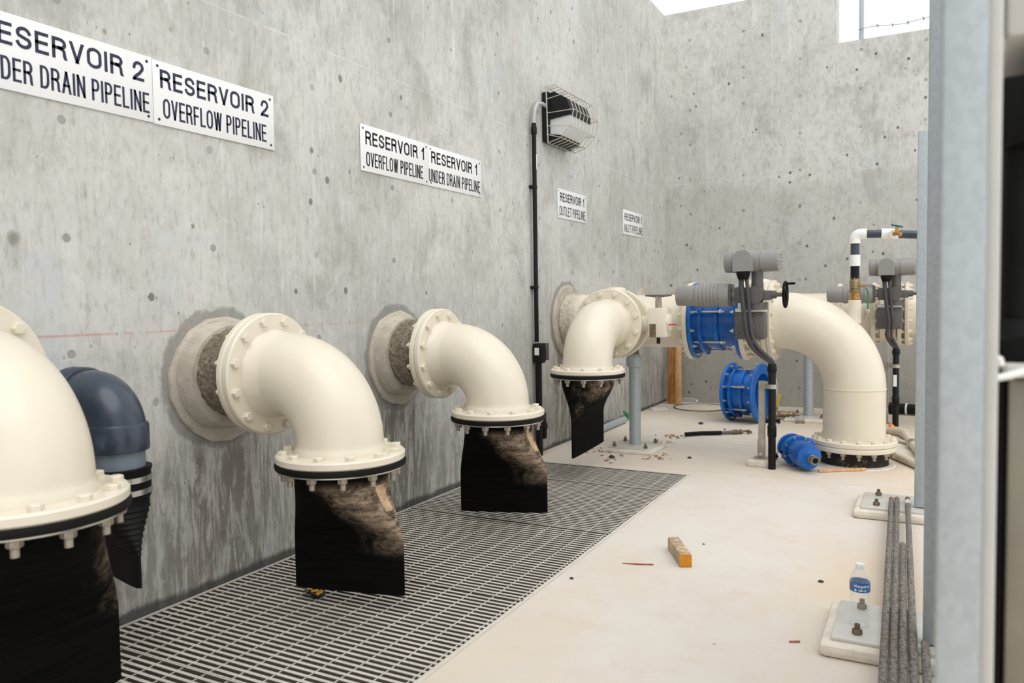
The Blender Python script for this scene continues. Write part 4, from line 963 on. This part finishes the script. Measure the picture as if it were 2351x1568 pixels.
part(t, 'rim', b, M['darknut']); part(t, 'lid', MB().lathe((.50, 8.28, -.002), (0, 0, 1), [(.271, 0), (.271, .006), (.268, .008)], n=48), M['grout_pad'])

t = thing('hose_assembly', 'black hose with metal end fitting lying on the floor past the grating', 'hose', (1.05, 6.6, 0))
A, B = Vector((.825, 6.47, .020)), Vector((1.285, 6.82, .020)); d = (B-A)
part(t, 'hose', MB().tube([A, A+d*.25+Vector((0, .006, .003)), A+d*.5, A+d*.56], .0175, n=14), M['rubber'])
part(t, 'sleeve', MB().tube([A+d*.54, A+d*.72, A+d*.8], [.014, .0155, .0145], n=12), M['greydark'])
part(t, 'fitting', MB().lathe(A+d*.74, d, [(.018, 0), (.022, .01), (.022, .04), (.015, .045), (.015, .06), (.021, .065), (.021, .085)], n=8), M['darknut'])
part(t, 'hook', MB().tube([A+d*.88, A+d*.95+Vector((.01, .02, .004)), B+Vector((0, .02, 0)), B+Vector((.02, -.01, -.003)), A+d*.97+Vector((.01, -.03, -.004))], .010, n=8), M['darknut'])

# loose blue air valve
t = thing('air_valve', 'blue cylindrical air valve lying on the floor against the big bend', 'valve', (1.90, 5.50, 0))
O = Vector((1.795, 5.70, .110)); d = Vector((.48, -.86, -.03)).normalized()
bd = part(t, 'body', MB().lathe(O+d*.11, d, [(.085, 0), (.088, .01), (.088, .165), (.080, .19), (.045, .20), (.035, .215), (.030, .24)], n=40), M['blue'])
mf = part(t, 'middle_flange', MB().lathe(O+d*.085, d, [(.108, 0), (.109, .004), (.109, .026), (.105, .03)], n=40), M['blue'])
part(t, 'neck', MB().lathe(O, d, [(.07, 0), (.066, .03), (.07, .09)], n=32), M['blue'])
part(t, 'end_flange', MB().lathe(O-d*.022, d, [(.098, 0), (.099, .003), (.099, .02), (.096, .023)], n=40), M['blue'])
x, y, a = frame(d)
for k in range(8):
    th = 2*PI*(k+.4)/8; part(mf, 'bolt', MB().lathe(O+d*.115+(x*math.cos(th)+y*math.sin(th))*.098, d, [(.008, 0), (.008, .008)], n=6), M['steel'])
part(t, 'nipple', MB().ring(O+d*.335, d, [(.020, 0), (.029, 0), (.030, .005), (.030, .02), (.027, .022), (.027, .035), (.030, .037), (.030, .062), (.020, .062)], n=24), M['bronze'])
part(t, 'side_plug', MB().tube([O+d*.20-x*.0, O+d*.20+Vector((.06, .05, .075))], .016, n=10), M['blue'])
part(t, 'side_lug', MB().lathe(O+d*.10+Vector((.065, .03, .055)), Vector((.3, -.5, .4)), [(.035, 0), (.034, .014), (.02, .018)], n=16), M['blue'])

b = MB(); b.tube([(1.727, 5.47, .085), (1.735, 5.53, .10), (1.745, 5.56, .105)], .012, n=10)
t = thing('gauge_fitting', 'small round gauge on a black nipple between conduit and blue air valve', 'gauge', (1.715, 5.5, .06)); part(t, 'nipple', b, M['blackpipe'])
part(t, 'gauge', MB().lathe((1.735, 5.495, .085), (-.1, -1, 0), [(.026, 0), (.026, .02), (.022, .022)], n=20), M['steel'])
solo('lumber_board', MB().box((2.135, 5.555, .011), (.33, .022, .018), rot=Matrix.Rotation(R_(33), 3, 'Z'), bev=.002), M['wood_light'], 'thin pale wood lath on the floor before the big bend', 'board', (2.135, 5.555, .002))

t = thing('wood_block', 'short weathered wood block with orange painted end on the open floor', 'block', (1.64, 3.385, 0))
A, B = Vector((1.578, 3.50, .029)), Vector((1.698, 3.275, .029)); d = (B-A); L = d.length; d.normalize(); yy = Vector((0, 0, 1)).cross(d); rot = Matrix((yy, Vector((0, 0, 1)), d)).transposed()
part(t, 'block', MB().box((A+B)/2, (.052, .056, L), rot=rot, bev=.005), M['wood_old'])
part(t, 'painted_end', MB().box(B+d*.001, (.0515, .0555, .006), rot=rot, bev=.002), M['wood_orange'], label='orange painted end')

# right-hand floor pipes
solo('floor_pipe', MB().tube([(2.21, 6.55, .032), (2.40, 6.20, .030), (2.70, 5.56, .030)], .028, n=16), M['beige_pvc'], 'dusty plastic pipe running from the big bend to the right post', 'pipe', (2.4, 6.2, 0), 'dusty plastic pipes on the floor')
t = thing('floor_pipe', 'dusty plastic pipe with an elbow, behind the other floor pipe on the right', 'pipe', (2.45, 7.2, 0), 'dusty plastic pipes on the floor')
part(t, 'pipe', MB().tube([(2.15, 7.35, .034), (2.40, 7.22, .034), (2.46, 7.16, .034), (2.49, 7.0, .034), (2.60, 6.15, .034)], .030, n=16), M['beige_pvc'])
part(t, 'elbow', MB().tube([(2.38, 7.235, .034), (2.44, 7.195, .034), (2.475, 7.12, .034), (2.49, 7.02, .034)], .038, n=16), M['beige_pvc'])
part(t, 'clamp', MB().cyl((2.535, 6.66, .034), (2.548, 6.56, .034), .038, n=16), M['steel'])
solo('floor_pipe', MB().tube([(2.23, 6.95, .02), (2.42, 6.88, .018), (2.53, 6.72, .018)], .014, n=12), M['beige_pvc'], 'thin dusty plastic pipe under the elbowed one', 'pipe', (2.4, 6.9, 0), 'dusty plastic pipes on the floor')
t = thing('pipe_offcut', 'short black plastic pipe with coupling at the foot of the back wall', 'pipe', (2.5, 8.5, 0))
part(t, 'tube', MB().cyl((2.40, 8.52, .058), (2.75, 8.46, .058), .05, n=24), M['blackpipe'])
part(t, 'coupling', MB().ring((2.405, 8.519, .058), (-.985, .17, 0), [(.04, 0), (.057, 0), (.057, .09), (.04, .09)], n=24), M['blackpipe'])
part(t, 'white_liner', MB().ring((2.405, 8.519, .058), (.985, -.17, 0), [(.050, .06), (.0575, .06), (.0575, .075), (.050, .075)], n=24), M['white'])
solo('plastic_cap', MB().lathe((2.375, 7.25, 0), (0, 0, 1), [(.03, 0), (.03, .05), (.022, .075), (.012, .085)], n=16), M['orange'], 'orange plastic cap on the floor behind the big bend', 'cap', (2.375, 7.25, 0))

# valve with yellow lever, hose, fittings near the back support
t = thing('ball_valve', 'ball valve with yellow lever and clear hose on the floor behind the strut post', 'valve', (1.40, 7.75, 0))
part(t, 'body', MB().lathe((1.345, 7.74, .048), (.95, .3, 0), [(.030, 0), (.036, .005), (.036, .03), (.028, .04), (.032, .05), (.032, .10), (.022, .105), (.022, .13), (.03, .135), (.03, .18), (.018, .185), (.018, .23)], n=12), M['bronze'])
part(t, 'lever', MB().box((1.385, 7.72, .185), (.024, .012, .13), rot=Matrix.Rotation(R_(15), 3, 'Y'), bev=.004), M['yellow'])
part(t, 'stem', MB().cyl((1.372, 7.74, .07), (1.374, 7.735, .125), .010, n=10), M['steel'])
part(t, 'hose', MB().tube([(1.355, 7.74, .10), (1.365, 7.76, .22), (1.36, 7.78, .35), (1.33, 7.80, .44), (1.26, 7.82, .50), (1.15, 7.84, .52)], .011, n=10), M['whip'])
solo('pipe_fitting', MB().lathe((1.30, 7.48, .024), (.98, .1, 0), [(.016, 0), (.022, .005), (.022, .05), (.014, .055), (.014, .11), (.02, .115), (.02, .14)], n=10), M['blackpipe'], 'small black fitting on the floor left of the ball valve', 'fitting', (1.37, 7.5, 0), 'loose fittings by the support')
solo('pipe_fitting', MB().lathe((1.56, 7.57, .027), (.95, .1, 0), [(.018, 0), (.026, .005), (.026, .03), (.016, .035), (.016, .06), (.024, .065), (.024, .085)], n=10), M['nut'], 'small metal fitting on the floor at the edge of the back support base', 'fitting', (1.59, 7.57, 0), 'loose fittings by the support')

# galvanised offcut along the wall with a green bit
solo('pipe_offcut', MB().cyl((.105, 5.95, .034), (.10, 6.98, .034), .031, n=20), M['galv'], 'galvanised pipe lying along the foot of the wall behind the support', 'pipe', (.1, 6.5, 0))
b = MB(); b.sphere((.09, 7.08, .07), .024, (1, 1.4, .8), 1); b.sphere((.085, 7.03, .098), .016, sub=1); b.sphere((.07, 7.13, .03), .03, (1.2, 1, 1), 1)
solo('hose_valve', b, M['green'], 'small green hose valve at the foot of the left wall', 'valve', (.09, 7.08, 0))
solo('paper_scrap', MB().box((.12, 8.02, .004), (.16, .22, .005), rot=Matrix.Rotation(.5, 3, 'Z')), M['label'], 'flat pale scrap on the floor in the far corner', 'scrap', (.12, 8.02, 0))

# wrapper under the second duckbill
b = MB(); P_ = [Vector((rnd.uniform(-.06, .06), rnd.uniform(-.035, .035), rnd.uniform(.0, .03))) for _ in range(16)]
base = Vector((.452, 2.33, .002))
for i in range(7):
    a_, c_ = rnd.uniform(-.045, .045), rnd.uniform(-.03, .03)
    b.box(base+Vector((a_, c_, .012)), (.05, .03, .003), rot=Matrix.Rotation(rnd.uniform(-.6, .6), 3, 'X') @ Matrix.Rotation(rnd.uniform(-.3, .3), 3, 'Y') @ Matrix.Rotation(rnd.uniform(0, 3), 3, 'Z'))
t = thing('crumpled_wrapper', 'crumpled dark and yellow wrapper on the grating under the second duckbill', 'litter', base); part(t, 'foil', b, M['wrapper'])
b = MB()
for i in range(3): b.box(base+Vector((.005+.03*i-.02, -.012-.006*i, .022)), (.028, .018, .003), rot=Matrix.Rotation(.3*i-.2, 3, 'X') @ Matrix.Rotation(.6*i, 3, 'Z'))
part(t, 'yellow_print', b, M['yellow'])

# litter of dry leaves (uncountable), and single chips
def leaves(name, spots, label):
    b = MB()
    for (x, y, n, s_) in spots:
        for i in range(n):
            q = Vector((x+rnd.gauss(0, s_), y+rnd.gauss(0, s_), .004))
            b.box(q, (rnd.uniform(.008, .04), rnd.uniform(.006, .014), .003), rot=Matrix.Rotation(rnd.uniform(0, 3.1), 3, 'Z') @ Matrix.Rotation(rnd.uniform(-.25, .25), 3, 'X'))
    solo(name, b, M['leaf'], label, 'dry leaves', (spots[0][0], spots[0][1], 0), kind='stuff')
leaves('dry_leaves', [(.72, 6.42, 26, .05), (.67, 6.15, 8, .05)], 'dry leaf litter at the near end of the black hose')
leaves('dry_leaves', [(.42, 5.60, 14, .06), (.86, 5.52, 14, .05), (.56, 5.33, 12, .07), (.80, 6.05, 6, .06)], 'dry leaf litter around the base of the front pipe support')
chips = [((2.24, 3.33), .010, 'stone', 'dark chip on the floor left of the water bottle'), ((.58, 5.36), .022, 'stone', 'dark chip beside the front pipe support base'),
         ((1.10, 5.58), .014, 'stone', 'dark chip on the floor between support and strut post'), ((.78, 7.18), .022, 'pvc_grey', 'grey chip on the floor left of the loose blue joint'),
         ((1.31, 2.93), .008, 'stone', 'tiny dark chip right of the grating edge'), ((1.05, 6.95), .010, 'stone', 'small dark chip between the hose and the loose blue joint'),
         ((1.69, 3.62), .005, 'stone', 'tiny chip behind the wood block')]
for (x, y), s_, mm, lb in chips:
    solo('floor_chip', MB().sphere((x, y, s_*.5), s_, (1.3, .8, .6), 1), M[mm], lb, 'chip', (x, y, 0), 'loose chips on the floor')
solo('wood_splinter', MB().tube([(1.435, 3.20, .003), (1.50, 3.215, .004), (1.565, 3.24, .003)], [.002, .0035, .003], n=6), M['redscrap'], 'thin pinkish splinter on the floor left of the wood block', 'splinter', (1.5, 3.2, 0))
solo('floor_scrap', MB().box((2.225, 2.70, .003), (.035, .008, .004), rot=Matrix.Rotation(.5, 3, 'Z')), M['redscrap'], 'small reddish scrap at the bottom, left of the base plate', 'scrap', (2.225, 2.70, 0))

# ------------------------------------------------------------ outside: fence post and barbed wire beyond the wall opening
yo = 9.35
t = thing('fence_post', 'slim galvanised fence post outside the wall opening', 'post', (1.985, yo, 3.3))
part(t, 'tube', MB().cyl((1.985, yo, 3.3), (1.985, yo, 4.9), .026, n=16), M['galv'])
t = thing('barbed_wire', 'single strand of barbed wire crossing the wall opening', 'wire', (2.3, yo-.03, 4.0))
mb = MB(); pts = []
for i in range(25): pts.append((1.96+.07*i, yo-.035, 4.045+.012*math.sin(i*.8)))
mb.tube(pts, .0035, n=6); part(t, 'strand', mb, M['pvc_light'])
mb = MB()
for i in range(1, 12):
    c_ = Vector((2.0+.145*i, yo-.035, 4.045+.012*math.sin((.04+.145*i)/.07*.8)))
    for k in range(3):
        d = Vector((rnd.uniform(-.6, .6), rnd.uniform(-1, 1), rnd.uniform(-1, 1))).normalized()*.022; mb.tube([c_-d, c_+d], .0028, n=5)
part(t, 'barbs', mb, M['pvc_light'])
